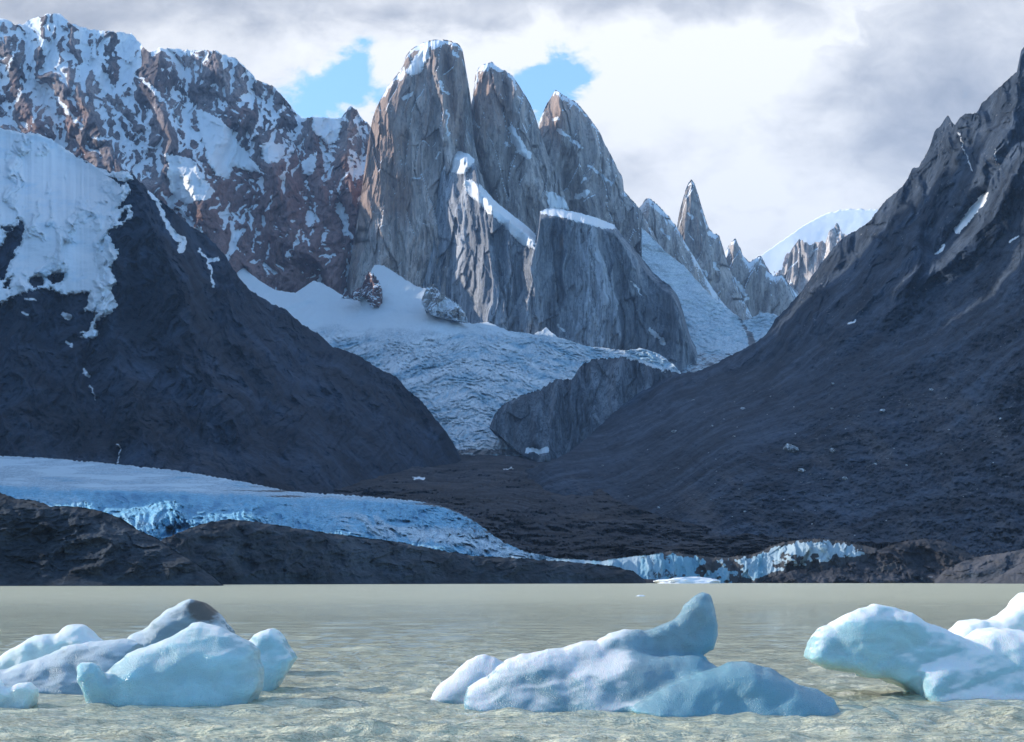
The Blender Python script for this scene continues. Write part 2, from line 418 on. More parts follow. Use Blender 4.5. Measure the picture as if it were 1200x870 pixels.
R_egg = tower([(520, 240), (540, 190), (549, 140), (553, 118), (555, 105), (557, 88), (561, 80), (567, 76), (576, 73), (582, 78), (590, 82), (600, 89), (611, 105), (621, 122), (627, 136), (632, 152), (638, 170), (646, 190), (656, 215), (664, 235), (672, 262), (690, 330), (700, 380)],
      [(520, 340), (600, 390), (700, 410)], 7250, 67, 'middle granite tower with a rimed white summit, between the two wider towers', 520, 700,
      [([(560, 82), (575, 76), (588, 82)], 3.5), ([(600, 152), (606, 170), (618, 182)], 4.5), ([(592, 166), (597, 170)], 2), ([(590, 82), (600, 90), (604, 104)], 1.5), ([(553, 112), (553, 128)], 1.5), ([(560, 90), (555, 105)], 2)],
      [[(642, 225), (658, 230), (666, 246), (646, 246)], [(600, 158), (608, 160), (620, 180), (618, 187), (606, 178)]],
      [([(572, 80), (578, 130), (585, 200), (590, 260)], 40, 13), ([(603, 95), (606, 150), (625, 210), (640, 250)], 45, 10), ([(592, 90), (596, 140), (604, 190)], -45, 7)],
      lambda s: .25 + .6 * np.exp(-((s.px - 568) / 22) ** 2 - ((s.py - 120) / 60) ** 2) - .004 * (s.py - 160) + .3 * fbm(s.U / 140, s.V / 400, 4, seed=6))
R_tor = tower([(404, 345), (412, 300), (420, 250), (427, 200), (432, 165), (436, 142), (440, 130), (446, 117), (455, 101), (467, 86), (473, 77), (476, 65), (485, 56), (499, 49), (510, 47), (520, 47), (530, 49), (537, 52), (542, 59), (545, 76), (549, 98), (552, 120), (554, 150), (558, 178), (566, 210), (578, 260), (590, 320), (600, 390)],
      [(404, 372), (440, 395), (600, 420)], 7050, 71, 'highest granite tower, broad and blunt, its summit touching the cloud', 404, 600,
      [([(474, 84), (468, 92)], 2), ([(448, 114), (458, 98)], 2), ([(472, 116), (482, 111)], 2.5), ([(515, 96), (520, 105), (526, 111)], 1.6), ([(524, 130), (525, 160)], 1.2), ([(508, 55), (518, 50)], 2.5), ([(531, 60), (536, 66)], 1.6), ([(486, 58), (500, 50)], 1.5), ([(516, 178), (512, 186)], 1.5)],
      [[(476, 84), (486, 68), (494, 55), (502, 53), (502, 66), (492, 85), (482, 88)]],
      [([(508, 55), (515, 105), (525, 165), (533, 200)], 55, 11), ([(470, 95), (462, 150), (452, 220), (455, 300)], 45, 20), ([(522, 60), (530, 130), (545, 190)], -28, 8), ([(497, 110), (488, 200), (492, 300)], 30, 16)],
      lambda s: .30 + .8 * sstep(462, 430, s.px + .12 * (s.py - 170)) * sstep(120, 170, s.py) + .55 * np.exp(-((s.px - 452) / 26) ** 2 - ((s.py - 200) / 80) ** 2) + .5 * np.exp(-((s.px - 475) / 20) ** 2 - ((s.py - 245) / 45) ** 2) + .45 * np.exp(-((s.px - 535) / 14) ** 2 - ((s.py - 120) / 60) ** 2) - .0045 * (s.py - 170) + .4 * fbm(s.U / 140, s.V / 380, 4, seed=7))

# buttress in front of the towers, snow on its sloping top
BT = [(470, 395), (486, 352), (498, 318), (506, 285), (511, 240), (516, 196), (524, 182), (534, 176), (548, 180), (556, 186), (560, 204), (562, 214), (578, 234), (600, 252), (618, 266), (629, 276), (631, 262), (633, 248), (640, 245), (655, 245), (680, 250), (700, 256), (720, 264), (728, 275), (738, 285), (750, 300), (764, 318), (776, 329), (785, 335), (794, 347), (800, 364), (805, 382), (810, 398), (822, 416), (834, 440)]
def bt_depth(x, y):
    dx = np.abs(x - 655) / 150.0
    d = 6560 + 150 * dx ** 2 - (y - 320) * 3.5 * .12
    ledge = sstep(1, 0, (y - prof(BT)(x)) / 11.0)              # the top leans back: a snow ledge
    d = d + 150 * ledge
    d = d + 270 * sstep(580, 506, x)                              # the left end runs into the tower's foot
    d = d + 110 * sstep(700, 750, x - (y - 300) * .45) - 260 * sstep(745, 795, x)          # the right side turns away
    return d
R_but = Relief(470, 834, BT, [(470, 400), (560, 420), (700, 440), (834, 444)], bt_depth, granite_relief(.9, 83), step=1.0, jag=(.8, 10), seed=83,
               ridges=[([(722, 268), (745, 320), (775, 390)], 60, 12), ([(786, 334), (792, 362), (800, 395)], 45, 10), ([(770, 326), (778, 360), (786, 400)], -35, 7), ([(634, 252), (626, 300), (615, 395)], 55, 16), ([(655, 300), (650, 395)], -25, 6), ([(575, 260), (560, 390)], 30, 18), ([(690, 262), (705, 330), (730, 400)], 28, 12), ([(606, 300), (600, 390)], -24, 5)])
sm = snowmask(R_but, [], [([(740, 330), (752, 345)], 1), ([(762, 385), (778, 403)], 2.5), ([(655, 380), (662, 388)], 1.5)], seed=5)
tn = -.15 + .9 * np.exp(-((R_but.px - 658) / 4) ** 2 - ((R_but.py - 285) / 16) ** 2) + .25 * fbm(R_but.U / 120, R_but.V / 500, 4, seed=9)
o = R_but.build('granite_buttress', M['granite_shade'], {'snow': sm, 'tint': tn})
tag(o, 'sheer granite buttress in blue shade tones standing in front of the towers above the icefall', 'rock buttress', kind=STRUCT)
GS = 'hanging snowfields on the granite and the wall'
o = snow_patch(R_but, [(543, 213), (553, 209), (578, 231), (602, 250), (628, 273), (627, 293), (612, 287), (592, 268), (566, 243), (546, 226)], 'snowfield', M['snow'], 22, 1.2, 1, blue=-.25)
tag(o, 'long white snow ramp slanting down the middle of the granite buttress', 'snowfield', GS)
o = snow_patch(R_but, [(515, 192), (523, 180), (534, 174), (549, 179), (558, 187), (552, 194), (545, 205), (530, 202), (520, 200)], 'snowfield', M['snow'], 22, 1.5, 2, blue=-.2)
tag(o, 'small white snow shelf just above the upper end of the long snow ramp', 'snowfield', GS)
o = snow_patch(R_but, [(631, 250), (634, 244), (655, 243), (681, 248), (701, 254), (723, 263), (724, 269), (704, 268), (688, 264), (668, 257), (650, 254)], 'snowfield', M['snow'], 30, .8, 3, blue=-.3)
tag(o, 'flat white snow cap overhanging the top of the granite buttress', 'snowfield', GS)
o = snow_patch(R_egg, [(600, 156), (607, 158), (619, 178), (619, 187), (606, 178)], 'snowfield', M['snow'], 16, 1, 4, blue=-.3)
if o: tag(o, 'narrow snow streak in the groove of the middle granite tower', 'snowfield', GS)
o = snow_patch(R_egg, [(640, 224), (660, 231), (668, 247), (644, 246)], 'snowfield', M['snow'], 18, 1, 5, blue=-.3)
if o: tag(o, 'snow pocket at the foot of the middle tower above the buttress cap', 'snowfield', GS)
o = snow_patch(R_tor, [(474, 86), (485, 68), (494, 55), (503, 52), (503, 66), (493, 86), (482, 89)], 'snowfield', M['snow'], 18, 1.2, 6, blue=-.3)
if o: tag(o, 'snow slab high on the left shoulder of the highest tower', 'snowfield', GS)

# ================================================================== LEFT WALL
LW = [(-720, 160), (-520, 110), (-380, 115), (-240, 60), (-120, 55), (-40, 20), (0, 22), (7, 24), (21, 30), (38, 23), (52, 18), (60, 16), (70, 17), (80, 26), (92, 31), (105, 35), (133, 38), (154, 40), (163, 50), (170, 58), (175, 63), (189, 56), (205, 58), (224, 60), (252, 60), (277, 70), (294, 86), (301, 95), (312, 99), (322, 103), (333, 116), (345, 131), (354, 140), (366, 138), (399, 140), (404, 134), (411, 124), (414, 128), (418, 130), (424, 140), (432, 146), (440, 158), (455, 200), (470, 250), (482, 310)]
lw_d = rbf([(-720, 120, 8200), (-720, 420, 6400), (0, 20, 8200), (0, 160, 7400), (0, 400, 6300), (150, 40, 8150), (160, 200, 7250), (160, 400, 6300), (250, 60, 8050), (260, 200, 7300), (270, 330, 6800), (345, 131, 7900), (350, 240, 7350), (360, 340, 6980), (411, 124, 7700), (430, 250, 7250), (430, 360, 6950), (480, 300, 7150), (480, 380, 6900)])
lw_ridges = [([(60, 17), (75, 80), (115, 150), (150, 215)], 170, 34), ([(189, 56), (180, 110), (205, 170), (235, 250), (262, 320)], 150, 26), ([(133, 40), (130, 100), (160, 150)], 90, 20),
             ([(252, 62), (275, 120), (310, 170), (335, 240), (345, 330)], 120, 24), ([(333, 116), (322, 170), (350, 250), (385, 330)], 110, 22), ([(411, 126), (405, 190), (420, 270), (428, 350)], 110, 18),
             ([(0, 25), (20, 90), (45, 160)], 110, 22), ([(368, 140), (372, 200), (400, 300)], 70, 14), ([(-240, 30), (-180, 200), (-150, 380)], 260, 60), ([(-520, 60), (-420, 380)], 260, 70)]
R_lw = Relief(-720, 482, LW, [(-720, 470), (482, 420)], lw_d, alpine_relief(1.0, .8, 101), step=1.15, jag=(1.7, 11), seed=101, ridges=lw_ridges)
st = [([(130, 126), (150, 145), (168, 168), (196, 184)], 1.6), ([(105, 161), (128, 163), (150, 169), (172, 178)], 1.8), ([(0, 147), (10, 128), (21, 112), (45, 95)], 2.2), ([(38, 98), (40, 143)], 1.8), ([(217, 161), (230, 185), (241, 206)], 1.8),
      ([(294, 171), (300, 150), (308, 133), (311, 105)], 1.8), ([(350, 150), (340, 180), (331, 210)], 1.8), ([(388, 171), (384, 195), (381, 213)], 1.3), ([(416, 182), (405, 205), (395, 224)], 1.8), ([(192, 119), (208, 140), (224, 164)], 1.7),
      ([(176, 130), (172, 160), (168, 196)], 2.4), ([(92, 40), (105, 70), (125, 110)], 3.5), ([(45, 45), (56, 60), (68, 75)], 4.5), ([(20, 60), (5, 90)], 2), ([(110, 60), (118, 95), (140, 110)], 4), ([(268, 240), (262, 268)], 2), ([(288, 245), (285, 262)], 1.6),
      ([(318, 230), (312, 246)], 1.5), ([(300, 270), (294, 292)], 1.6), ([(352, 270), (346, 290), (338, 300)], 1.7), ([(372, 240), (366, 270)], 1.2), ([(280, 70), (292, 85), (300, 96)], 2.5), ([(255, 62), (275, 74)], 2.5), ([(189, 58), (215, 62), (235, 66)], 2.5), ([(334, 120), (326, 135), (318, 150)], 2),
      ([(404, 134), (396, 150), (385, 168)], 1.8), ([(424, 150), (414, 165)], 1.5), ([(160, 90), (175, 100), (190, 118)], 2.2), ([(60, 110), (75, 125), (95, 150)], 2), ([(188, 226), (205, 243), (222, 258), (241, 278)], 2.0)]
sm = snowmask(R_lw, [], st, warp=4, seed=13)
high = sstep(260, 20, R_lw.py)
up = sstep(150, 30, R_lw.py - 30 * fbm(R_lw.px / 60, R_lw.py / 60, 3, seed=77))
lwmask = sstep(330, 200, R_lw.px)
nz = fbm(R_lw.U / 120 + R_lw.V / 240, R_lw.V / 170, 6, .6, seed=14)
ac = np.clip((blur(R_lw.ledge(), 1) - .95) * 1.6, -2.5, 2.5) + R_lw.concave(5) / 7.0 + R_lw.concave(14) / 16.0
sm = np.maximum(sm, -3.9 + 1.0 * ac + 2.2 * nz + 3.1 * up * (.45 + .55 * lwmask) + 1.0 * high)
tn = .35 + .9 * sstep(150, 260, R_lw.py) * sstep(180, 300, R_lw.px) + .4 * fbm(R_lw.U / 170, R_lw.V / 300, 4, seed=15) - .25 * up
o = R_lw.build('mountain_wall', M['redrock'], {'snow': sm, 'tint': tn})
tag(o, 'long red-brown mountain wall streaked with snow, its crest under the cloud left of the towers', 'mountain', kind=STRUCT)
for i, (pl, lb, th) in enumerate([
    ([(229, 128), (245, 132), (259, 140), (270, 152), (280, 168), (294, 184), (309, 204), (292, 201), (273, 196), (266, 210), (252, 206), (245, 196), (240, 178), (236, 160)], 'largest bright snowfield halfway up the red-brown wall', 26),
    ([(194, 181), (210, 184), (225, 186), (238, 205), (252, 225), (244, 235), (232, 236), (217, 240), (206, 233), (199, 222), (197, 204)], 'white snowfield just below and left of the largest one on the wall', 26),
    ([(304, 170), (316, 166), (331, 170), (334, 182), (326, 190), (314, 192), (307, 182)], 'small round snow patch on the wall right of the largest snowfield', 20),
    ([(353, 190), (362, 184), (371, 178), (371, 196), (364, 206), (356, 204)], 'tiny snow pocket on the wall below the notch of hanging ice', 18),
    ([(364, 136), (380, 137), (400, 138), (401, 150), (395, 165), (385, 170), (376, 163), (367, 154)], 'pale hanging ice filling the notch in the crest left of the highest tower', 34)]):
    o = snow_patch(R_lw, pl, 'snowfield', M['snow'], th, 1.8, 20 + i, blue=-.2)
    tag(o, lb, 'snowfield', GS)

# snow slope falling right of the buttress
r = Relief(752, 915, [(752, 268), (757, 272), (765, 279), (780, 296), (801, 311), (818, 330), (832, 346), (848, 358), (860, 367), (872, 376), (880, 374), (892, 366), (906, 368), (915, 372)],
           [(752, 430), (800, 450), (915, 450)], rbf([(755, 270, 7250), (800, 311, 7200), (832, 346, 7080), (885, 392, 6900), (800, 430, 6480), (880, 440, 6300), (760, 420, 6650), (905, 370, 6950)]),
           lambda s: 22 * fbm(s.U / 120, s.V / 60, 5, .55, seed=25) + 7 * (ridged(s.U / 40, s.V / 18, 5, .65, seed=26) - .8) * sstep(320, 380, s.py), step=1.0, jag=(.8, 9), seed=25)
dirt = -.6 + 1.1 * sstep(380, 425, r.py + 6 * fbm(r.U / 60, r.V / 30, 3, seed=4)) + .9 * (poly_sd(r.px, r.py, [(823, 352), (834, 356), (848, 378), (846, 384), (832, 374)]) > 0) + 1.2 * sstep(8, 0, seg_dist(r.px, r.py, [(866, 372), (880, 395), (884, 412)]))
o = r.build('snow_slope', M['icefall'], {'ice': .05 + .3 * sstep(330, 390, r.py), 'dirt': dirt})
tag(o, 'steep white snow slope with dirty foot falling between the buttress and the small spires', 'glacier')

# ================================================================== ICEFALL
GT = [(225, 262), (241, 277), (266, 300), (290, 318), (308, 332), (322, 340), (346, 344), (358, 336), (367, 329), (376, 332), (388, 338), (402, 347), (418, 350), (428, 345), (433, 322), (438, 312), (444, 310), (450, 312), (460, 318), (474, 327), (488, 336), (499, 338), (506, 352), (516, 362), (534, 373), (553, 380), (572, 378), (597, 388), (625, 392), (634, 388), (640, 384), (653, 395), (688, 406), (730, 411), (751, 408), (772, 415), (789, 427), (800, 440)]
gd = rbf([(241, 277, 7150), (300, 330, 6750), (300, 380, 6350), (370, 330, 6850), (444, 311, 6850), (440, 345, 6620), (402, 347, 6720), (450, 380, 6400), (560, 380, 6400), (640, 385, 6400), (620, 400, 6250), (700, 410, 6250), (790, 430, 6150), (480, 420, 5950), (600, 430, 5900), (680, 440, 5900), (450, 450, 5750), (540, 470, 5500), (620, 470, 5550), (560, 520, 5050), (620, 528, 5000), (500, 520, 5150), (400, 500, 5500), (700, 520, 5300)])
def icefall_relief(s):
    m = sstep(378, 405, s.py + 5 * fbm(s.U / 120, s.V / 60, 3, seed=2))
    w = 40 * fbm(s.U / 200, s.V / 120, 3, seed=5)
    c = s.py * 0
    # crevasse bands curve down towards the outlet
    u = s.U + w; v = s.V * 1.0 + .22 * np.abs(s.U + 150) + w
    f1, f2, a, b, ox, oy = worley(u / 62, v / 24, 3)
    g1, g2, a2, b2, _, _ = worley(u / 26, v / 12, 8)
    s.crack = np.clip(1 - (f2 - f1) * 3, 0, 1); s.m = m
    rg = ridged(u / 36, v / 15, 6, .72, seed=9)
    s.crack = np.clip(1.15 - rg, 0, 1)
    r = m * (-13 * (rg - .9) + 14 * (a - .5) + 9 * (a2 - .5))
    r += 10 * fbm(u / 160, v / 60, 5, .5, seed=12) + 20 * fbm(u / 400, v / 160, 3, seed=14)
    return r
R_g = Relief(225, 800, GT, [(225, 420), (300, 440), (400, 545), (500, 545), (660, 545), (800, 545)], gd, icefall_relief, step=1.05, jag=(.8, 10), seed=33)
ice = -.42 + R_g.m * (.55 + 1.0 * fbm(R_g.U / 190 + R_g.V / 160 + .004 * np.abs(R_g.U + 150), (R_g.V + .25 * np.abs(R_g.U + 150)) / 38, 6, .62, seed=19) + .5 * R_g.crack) + .1 * fbm(R_g.U / 200, R_g.V / 60, 4, seed=20)
dirt = -.9 + .95 * sstep(495, 528, R_g.py) + .25 * R_g.crack + .7 * sstep(6, 1, np.abs(R_g.py - 530))
o = R_g.build('icefall', M['icefall'], {'ice': ice, 'dirt': dirt})
tag(o, 'broad white and pale blue icefall pouring from the snow basin under the towers', 'glacier')

# rock outcrops at the edge of the basin
def outcrop(top, bot, D, seed, label, x0, x1, mat, polys=(), strokes=(), lean=.5, a=.35, tint=0., name='rock_outcrop'):
    r = Relief(x0, x1, top, bot, lambda x, y: D - (y - 350) * 3.4 * lean, alpine_relief(a * 1.6, .3, seed), step=.6, jag=(2.6, 6), seed=seed, round_edge=(18, 2), back=.6)
    r.d = r.d + 45 * sstep(7, 0, (r.B[:, None] - r.py) + 5 * fbm(r.px / 6, r.py / 6, 3, seed=seed))
    sm = np.maximum(snowmask(r, polys, strokes, seed=seed, warp=3), (r.ledge() - .9) * 2 - 1.6)
    sm = np.maximum(sm, 2.5 - (r.B[:, None] - r.py) * .8 + 4 * fbm(r.px / 7, r.py / 7, 3, seed=seed + 2))
    o = r.build(name, mat, {'snow': sm, 'tint': tint})
    tag(o, label, 'rock outcrop', kind=STRUCT); return r
outcrop([(400, 350), (412, 344), (424, 338), (430, 322), (434, 318), (440, 325), (446, 335), (450, 350), (448, 362)], [(400, 350), (425, 352), (438, 362), (444, 368), (448, 364)], 6560, 201, 'small red rock rib poking from the snow basin below the highest tower', 400, 448, M['redrock'], tint=.8)
outcrop([(494, 352), (500, 338), (508, 332), (516, 344), (528, 352), (540, 360), (548, 374)], [(494, 356), (502, 368), (520, 374), (548, 378)], 6380, 205, 'grey rock knob half covered by snow at the foot of the buttress', 494, 548, M['granite'],
        [[(514, 356), (530, 347), (543, 351), (540, 357), (522, 366), (506, 365)]], [([(522, 368), (530, 372)], 2)], tint=-.3)

# bluff below the icefall
BL = [(574, 500), (578, 490), (584, 481), (590, 475), (600, 469), (611, 464), (622, 461), (632, 457), (644, 449), (653, 445), (664, 446), (672, 444), (676, 434), (684, 427), (694, 422), (705, 421), (730, 419), (755, 424), (779, 433), (800, 440), (830, 446)]
bl_d = lambda x, y: 5010 - (x - 590) * .3 - (y - 450) * 2.2 + 60 * sstep(612, 576, x)
R_bl = Relief(574, 830, BL, [(574, 502), (583, 508), (600, 524), (614, 534), (640, 546), (700, 560), (830, 560)], bl_d, granite_relief(.95, 91), step=.8, jag=(2.0, 7), seed=91, round_edge=(26, 4),
              ridges=[([(655, 447), (648, 490), (640, 535)], 40, 13), ([(684, 428), (690, 470), (684, 520)], -55, 6), ([(632, 458), (630, 520)], 35, 10), ([(730, 420), (720, 500)], 40, 16)])
sm = snowmask(R_bl, [], [([(618, 527), (632, 530), (640, 528)], 3)], seed=6)
o = R_bl.build('rock_bluff', M['granite_dark'], {'snow': sm, 'tint': -.2 + .5 * np.exp(-((R_bl.px - 640) / 5) ** 2) * sstep(480, 510, R_bl.py)})
tag(o, 'rounded grey rock bluff below the icefall, its foot behind the scree slope', 'rock bluff', kind=STRUCT)
o = snow_patch(R_bl, [(728, 410), (752, 407), (775, 415), (790, 428), (778, 435), (765, 431), (748, 424), (735, 421)], 'snowfield', M['snow'], 16, 1, 31, blue=-.1)
if o: tag(o, 'grey-white snow tongue lying on the top of the rock bluff', 'snowfield', GS)

# ================================================================== LEFT DARK MOUNTAIN
LM = [(-420, 30), (-300, 60), (-160, 95), (-60, 135), (0, 150), (14, 154), (28, 156), (38, 155), (50, 159), (63, 165), (91, 185), (115, 196), (129, 202), (142, 200), (154, 203), (175, 224), (196, 242), (212, 256), (224, 266), (241, 276), (253, 287), (266, 303), (273, 316), (280, 325), (290, 337), (301, 346), (318, 356), (336, 364), (353, 380), (374, 392), (388, 406), (401, 409), (425, 420), (446, 434), (464, 441), (478, 458), (495, 472), (509, 490), (523, 507), (534, 525), (541, 540), (548, 548)]
lm_d = rbf([(-560, 60, 5000), (-560, 560, 3300), (-200, 90, 5000), (0, 150, 4900), (90, 190, 4750), (154, 203, 4450), (241, 276, 4550), (336, 364, 4650), (425, 420, 4700), (495, 472, 4650), (545, 545, 4500), (0, 270, 4250), (80, 340, 4000), (150, 280, 4120), (215, 330, 4050), (0, 430, 3600), (100, 430, 3560), (0, 545, 2950), (140, 545, 2900), (200, 440, 3480), (250, 480, 3350), (300, 565, 2900), (330, 450, 3850), (400, 560, 3300), (430, 500, 4000), (480, 560, 3900)])
lm_ridges = [([(154, 205), (175, 260), (215, 340), (240, 420), (262, 480)], 130, 42), ([(130, 275), (125, 360), (150, 440), (170, 520)], 80, 30), ([(280, 330), (290, 400), (330, 470), (370, 540)], 80, 30), ([(388, 408), (400, 470), (430, 530)], 70, 26), ([(30, 345), (20, 440), (30, 530)], 80, 30), ([(100, 400), (108, 450), (125, 500), (140, 545)], -50, 14), ([(235, 285), (240, 350), (275, 430)], -50, 16),
             ([(464, 442), (478, 500), (500, 545)], 45, 18), ([(-300, 70), (-200, 300), (-150, 540)], 200, 60)]
lo = lambda s: 1 - .55 * sstep(480, 545, s.py)
R_lm = Relief(-420, 548, LM, [(-420, 575), (0, 560), (200, 575), (350, 590), (548, 560)], lm_d, alpine_relief(.95, .5, 111, lo), step=1.15, jag=(1.5, 12), seed=111, ridges=lm_ridges)
st = [([(175, 225), (186, 240), (196, 262), (204, 276)], 2.5), ([(205, 276), (215, 283), (212, 292)], 4), ([(235, 293), (246, 310), (250, 335)], 1.6), ([(246, 304), (256, 305)], 2), ([(97, 434), (104, 441)], 2.2), ([(106, 452), (112, 470)], .9), ([(138, 520), (141, 530), (138, 542)], .8), ([(76, 402), (84, 404)], 1.6), ([(75, 368), (82, 372)], 2.5), ([(30, 350), (42, 352)], 2), ([(25, 366), (34, 368)], 1.5), ([(100, 392), (110, 394)], 3)]
sm = snowmask(R_lm, [], st, warp=2.5, seed=16)
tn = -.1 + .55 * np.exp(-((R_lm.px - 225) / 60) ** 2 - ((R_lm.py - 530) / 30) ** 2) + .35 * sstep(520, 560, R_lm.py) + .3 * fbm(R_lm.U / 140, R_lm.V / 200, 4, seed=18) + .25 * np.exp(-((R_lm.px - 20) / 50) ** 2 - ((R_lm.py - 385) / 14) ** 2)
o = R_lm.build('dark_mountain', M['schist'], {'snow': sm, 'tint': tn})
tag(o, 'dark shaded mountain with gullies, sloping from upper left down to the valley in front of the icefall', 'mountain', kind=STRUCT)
HG = [(-300, 80), (-160, 96), (-60, 134), (0, 149), (28, 155), (38, 154), (63, 164), (91, 184), (115, 195), (129, 201), (142, 199), (154, 202), (156, 212), (148, 214), (155, 224), (146, 236), (136, 246), (154, 240), (156, 258), (140, 264), (126, 273), (133, 285), (138, 300), (130, 312), (137, 332), (130, 340), (139, 357), (130, 368), (118, 372), (112, 384), (116, 394), (104, 398), (92, 395), (104, 384), (112, 368), (98, 364), (106, 343), (90, 345), (77, 346), (56, 338), (35, 341), (20, 347), (0, 357), (-60, 372), (-160, 360), (-300, 380)]
o = snow_patch(R_lm, HG, 'hanging_glacier', M['snow'], 60, 2.4, 41, soft=22, blue=.08,
               cut=[[(25, 259), (28, 274), (16, 298), (4, 326), (-6, 328), (-4, 300), (8, 276)], [(2, 268), (14, 264), (10, 272)], [(34, 330), (42, 324), (52, 326), (50, 334), (40, 338)], [(54, 326), (66, 320), (76, 322), (72, 330), (60, 332)], [(5, 330), (14, 326), (12, 336), (4, 340)], [(128, 208), (150, 214), (140, 217)], [(144, 262), (152, 250), (147, 247), (138, 258)]])
tag(o, 'wide shaded blue-white hanging glacier on the top left of the dark mountain', 'glacier')

# unseen ridge added beyond the left edge of view to shade the valley floor
gx = np.linspace(-4300, -560, 140); gy = np.linspace(1380, 7700, 190)
GX, GY = np.meshgrid(gx, gy, indexing='ij')
across = 1 - np.abs((GX + 2850 + 150 * fbm(GY / 900, GY * 0, 3, seed=301)) / 1150)
along = sstep(2100, 2750, GY) * sstep(7680, 7050, GY)
GZ = (2950 + 220 * fbm(GY / 500, GX * 0, 3, seed=302)) * np.clip(across, 0, 1) ** .85 * along
GZ = np.maximum(GZ, (640 + 90 * fbm(GX / 160, GY / 160, 4, seed=306)) * np.exp(-(((GX + 1060) / 330) ** 2 + ((GY - 1790) / 330) ** 2) ** 1.25))  # added knoll that shades the glacier tongue
GZ = GZ * (1 - .22 * np.clip(1.2 - ridged(GX / 420, GY / 420, 6, .55, seed=303), 0, 1)) - 3
idx = np.arange(GX.size).reshape(GX.shape)
q = np.stack([idx[:-1, :-1], idx[1:, :-1], idx[1:, 1:], idx[:-1, 1:]], -1).reshape(-1, 4)
o = mesh_obj('added_shade_ridge', np.stack([GX, GY, GZ], -1).reshape(-1, 3), q, M['schist'], {'snow': (-4 + 5 * sstep(1500, 2600, GZ) + 2 * fbm(GX / 200, GY / 200, 4, seed=304)), 'tint': np.zeros(GX.size)})
tag(o, 'unseen ridge added left of the view to shade the valley', 'mountain', kind=STRUCT)

# ================================================================== RIGHT MOUNTAIN
RM = [(590, 560), (604, 556), (639, 543), (667, 531), (688, 514), (702, 500), (716, 487), (734, 472), (751, 459), (765, 449), (780, 445), (797, 438), (815, 436), (832, 430), (850, 420), (871, 410), (885, 402), (899, 391), (909, 374), (920, 363), (937, 345), (951, 325), (969, 300), (986, 280), (1004, 270), (1018, 261), (1039, 234), (1050, 226), (1060, 216), (1064, 210), (1069, 198), (1077, 195), (1084, 184), (1090, 171), (1095, 155), (1103, 146), (1111, 135), (1115, 143), (1119, 147), (1124, 140), (1130, 134), (1144, 133), (1150, 122), (1158, 114), (1170, 104), (1182, 93), (1190, 86), (1195, 81), (1196, 62), (1200, 54), (1216, 40), (1260, 30), (1340, -40), (1480, -20), (1600, 40)]
rm_d = rbf([(1200, 665, 1500), (1100, 650, 1700), (900, 640, 2000), (750, 605, 2700), (640, 552, 3800), (604, 558, 4100), (700, 510, 4500), (797, 440, 4900), (850, 420, 4800), (899, 391, 4600), (969, 300, 4550), (1060, 217, 4450), (1111, 136, 4350), (1200, 56, 4100), (1200, 200, 3600), (1150, 270, 3700), (1050, 330, 4000), (1200, 350, 3050), (1060, 400, 3450), (1000, 455, 3150), (1200, 400, 2650), (1200, 500, 2200), (850, 520, 3050), (950, 560, 2450), (1600, 40, 3800), (1500, 660, 1300), (1450, 350, 2600)])
rm_ridges = [([(1111, 138), (1108, 200), (1080, 270), (1040, 330), (985, 390)], 130, 30), ([(1195, 85), (1185, 150), (1150, 200), (1100, 290), (1060, 330)], 120, 28), ([(1200, 185), (1165, 255), (1110, 310), (1040, 370)], 130, 22), ([(1155, 228), (1130, 255), (1100, 295)], -60, 10), ([(1200, 368), (1140, 394), (1080, 420), (1050, 440), (1035, 452)], 70, 24),
             ([(1060, 217), (1040, 270), (1005, 330), (960, 370)], 90, 24), ([(1150, 310), (1060, 350), (960, 395), (860, 440)], -40, 14), ([(1260, 40), (1240, 200), (1200, 330)], 150, 40), ([(985, 285), (960, 335), (925, 380)], 60, 16)]
def rm_lo(s):
    line = prof([(600, 470), (800, 445), (900, 405), (1000, 365), (1100, 320), (1200, 255), (1600, 200)])(s.px)
    return .10 + .9 * sstep(26, -10, s.py - line + 10 * fbm(s.px / 40, s.py / 40, 3, seed=70))
def rm_rel(s):
    r = alpine_relief(.85, .55, 121, rm_lo)(s)
    k = rm_lo(s); t = 1 - k
    w = 30 * fbm(s.U / 120, s.V / 120, 3, seed=72)
    r += t * (22 * fbm((s.U * .7 + s.V * .7) / 50, (s.V - s.U) / 160, 5, .6, seed=73) + 34 * fbm(s.U / 260, s.V / 160, 4, seed=74) + 13 * fbm(s.U / 18, s.V / 12, 5, .7, seed=75) - 14 * (ridged((s.U - .4 * s.V) / 90, (s.V + .4 * s.U) / 60, 5, .6, seed=79) - .8))
    return r
R_rm = Relief(590, 1600, RM, [(590, 565), (604, 562), (660, 585), (750, 620), (850, 645), (1000, 668), (1200, 682), (1600, 684)], rm_d, rm_rel, step=1.15, jag=(1.4, 9), seed=121, ridges=rm_ridges)
st = [([(1148, 236), (1136, 250), (1121, 270)], 2.6), ([(1106, 288), (1096, 298)], 1.6), ([(1123, 156), (1130, 175), (1139, 200)], .9), ([(995, 380), (1003, 375)], 1.2), ([(1182, 285), (1192, 277)], 1.5), ([(1168, 175), (1165, 190)], .7)]
sm = snowmask(R_rm, [], st, warp=2, seed=17)
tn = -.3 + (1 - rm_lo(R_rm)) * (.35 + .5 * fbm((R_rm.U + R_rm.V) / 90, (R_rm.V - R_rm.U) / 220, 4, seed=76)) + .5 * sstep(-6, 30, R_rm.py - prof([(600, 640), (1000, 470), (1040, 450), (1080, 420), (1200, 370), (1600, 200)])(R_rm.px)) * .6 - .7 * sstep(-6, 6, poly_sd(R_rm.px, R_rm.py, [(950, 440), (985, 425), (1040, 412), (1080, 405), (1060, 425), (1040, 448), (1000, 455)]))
o = R_rm.build('scree_mountain', M['slope'], {'snow': sm, 'tint': tn})
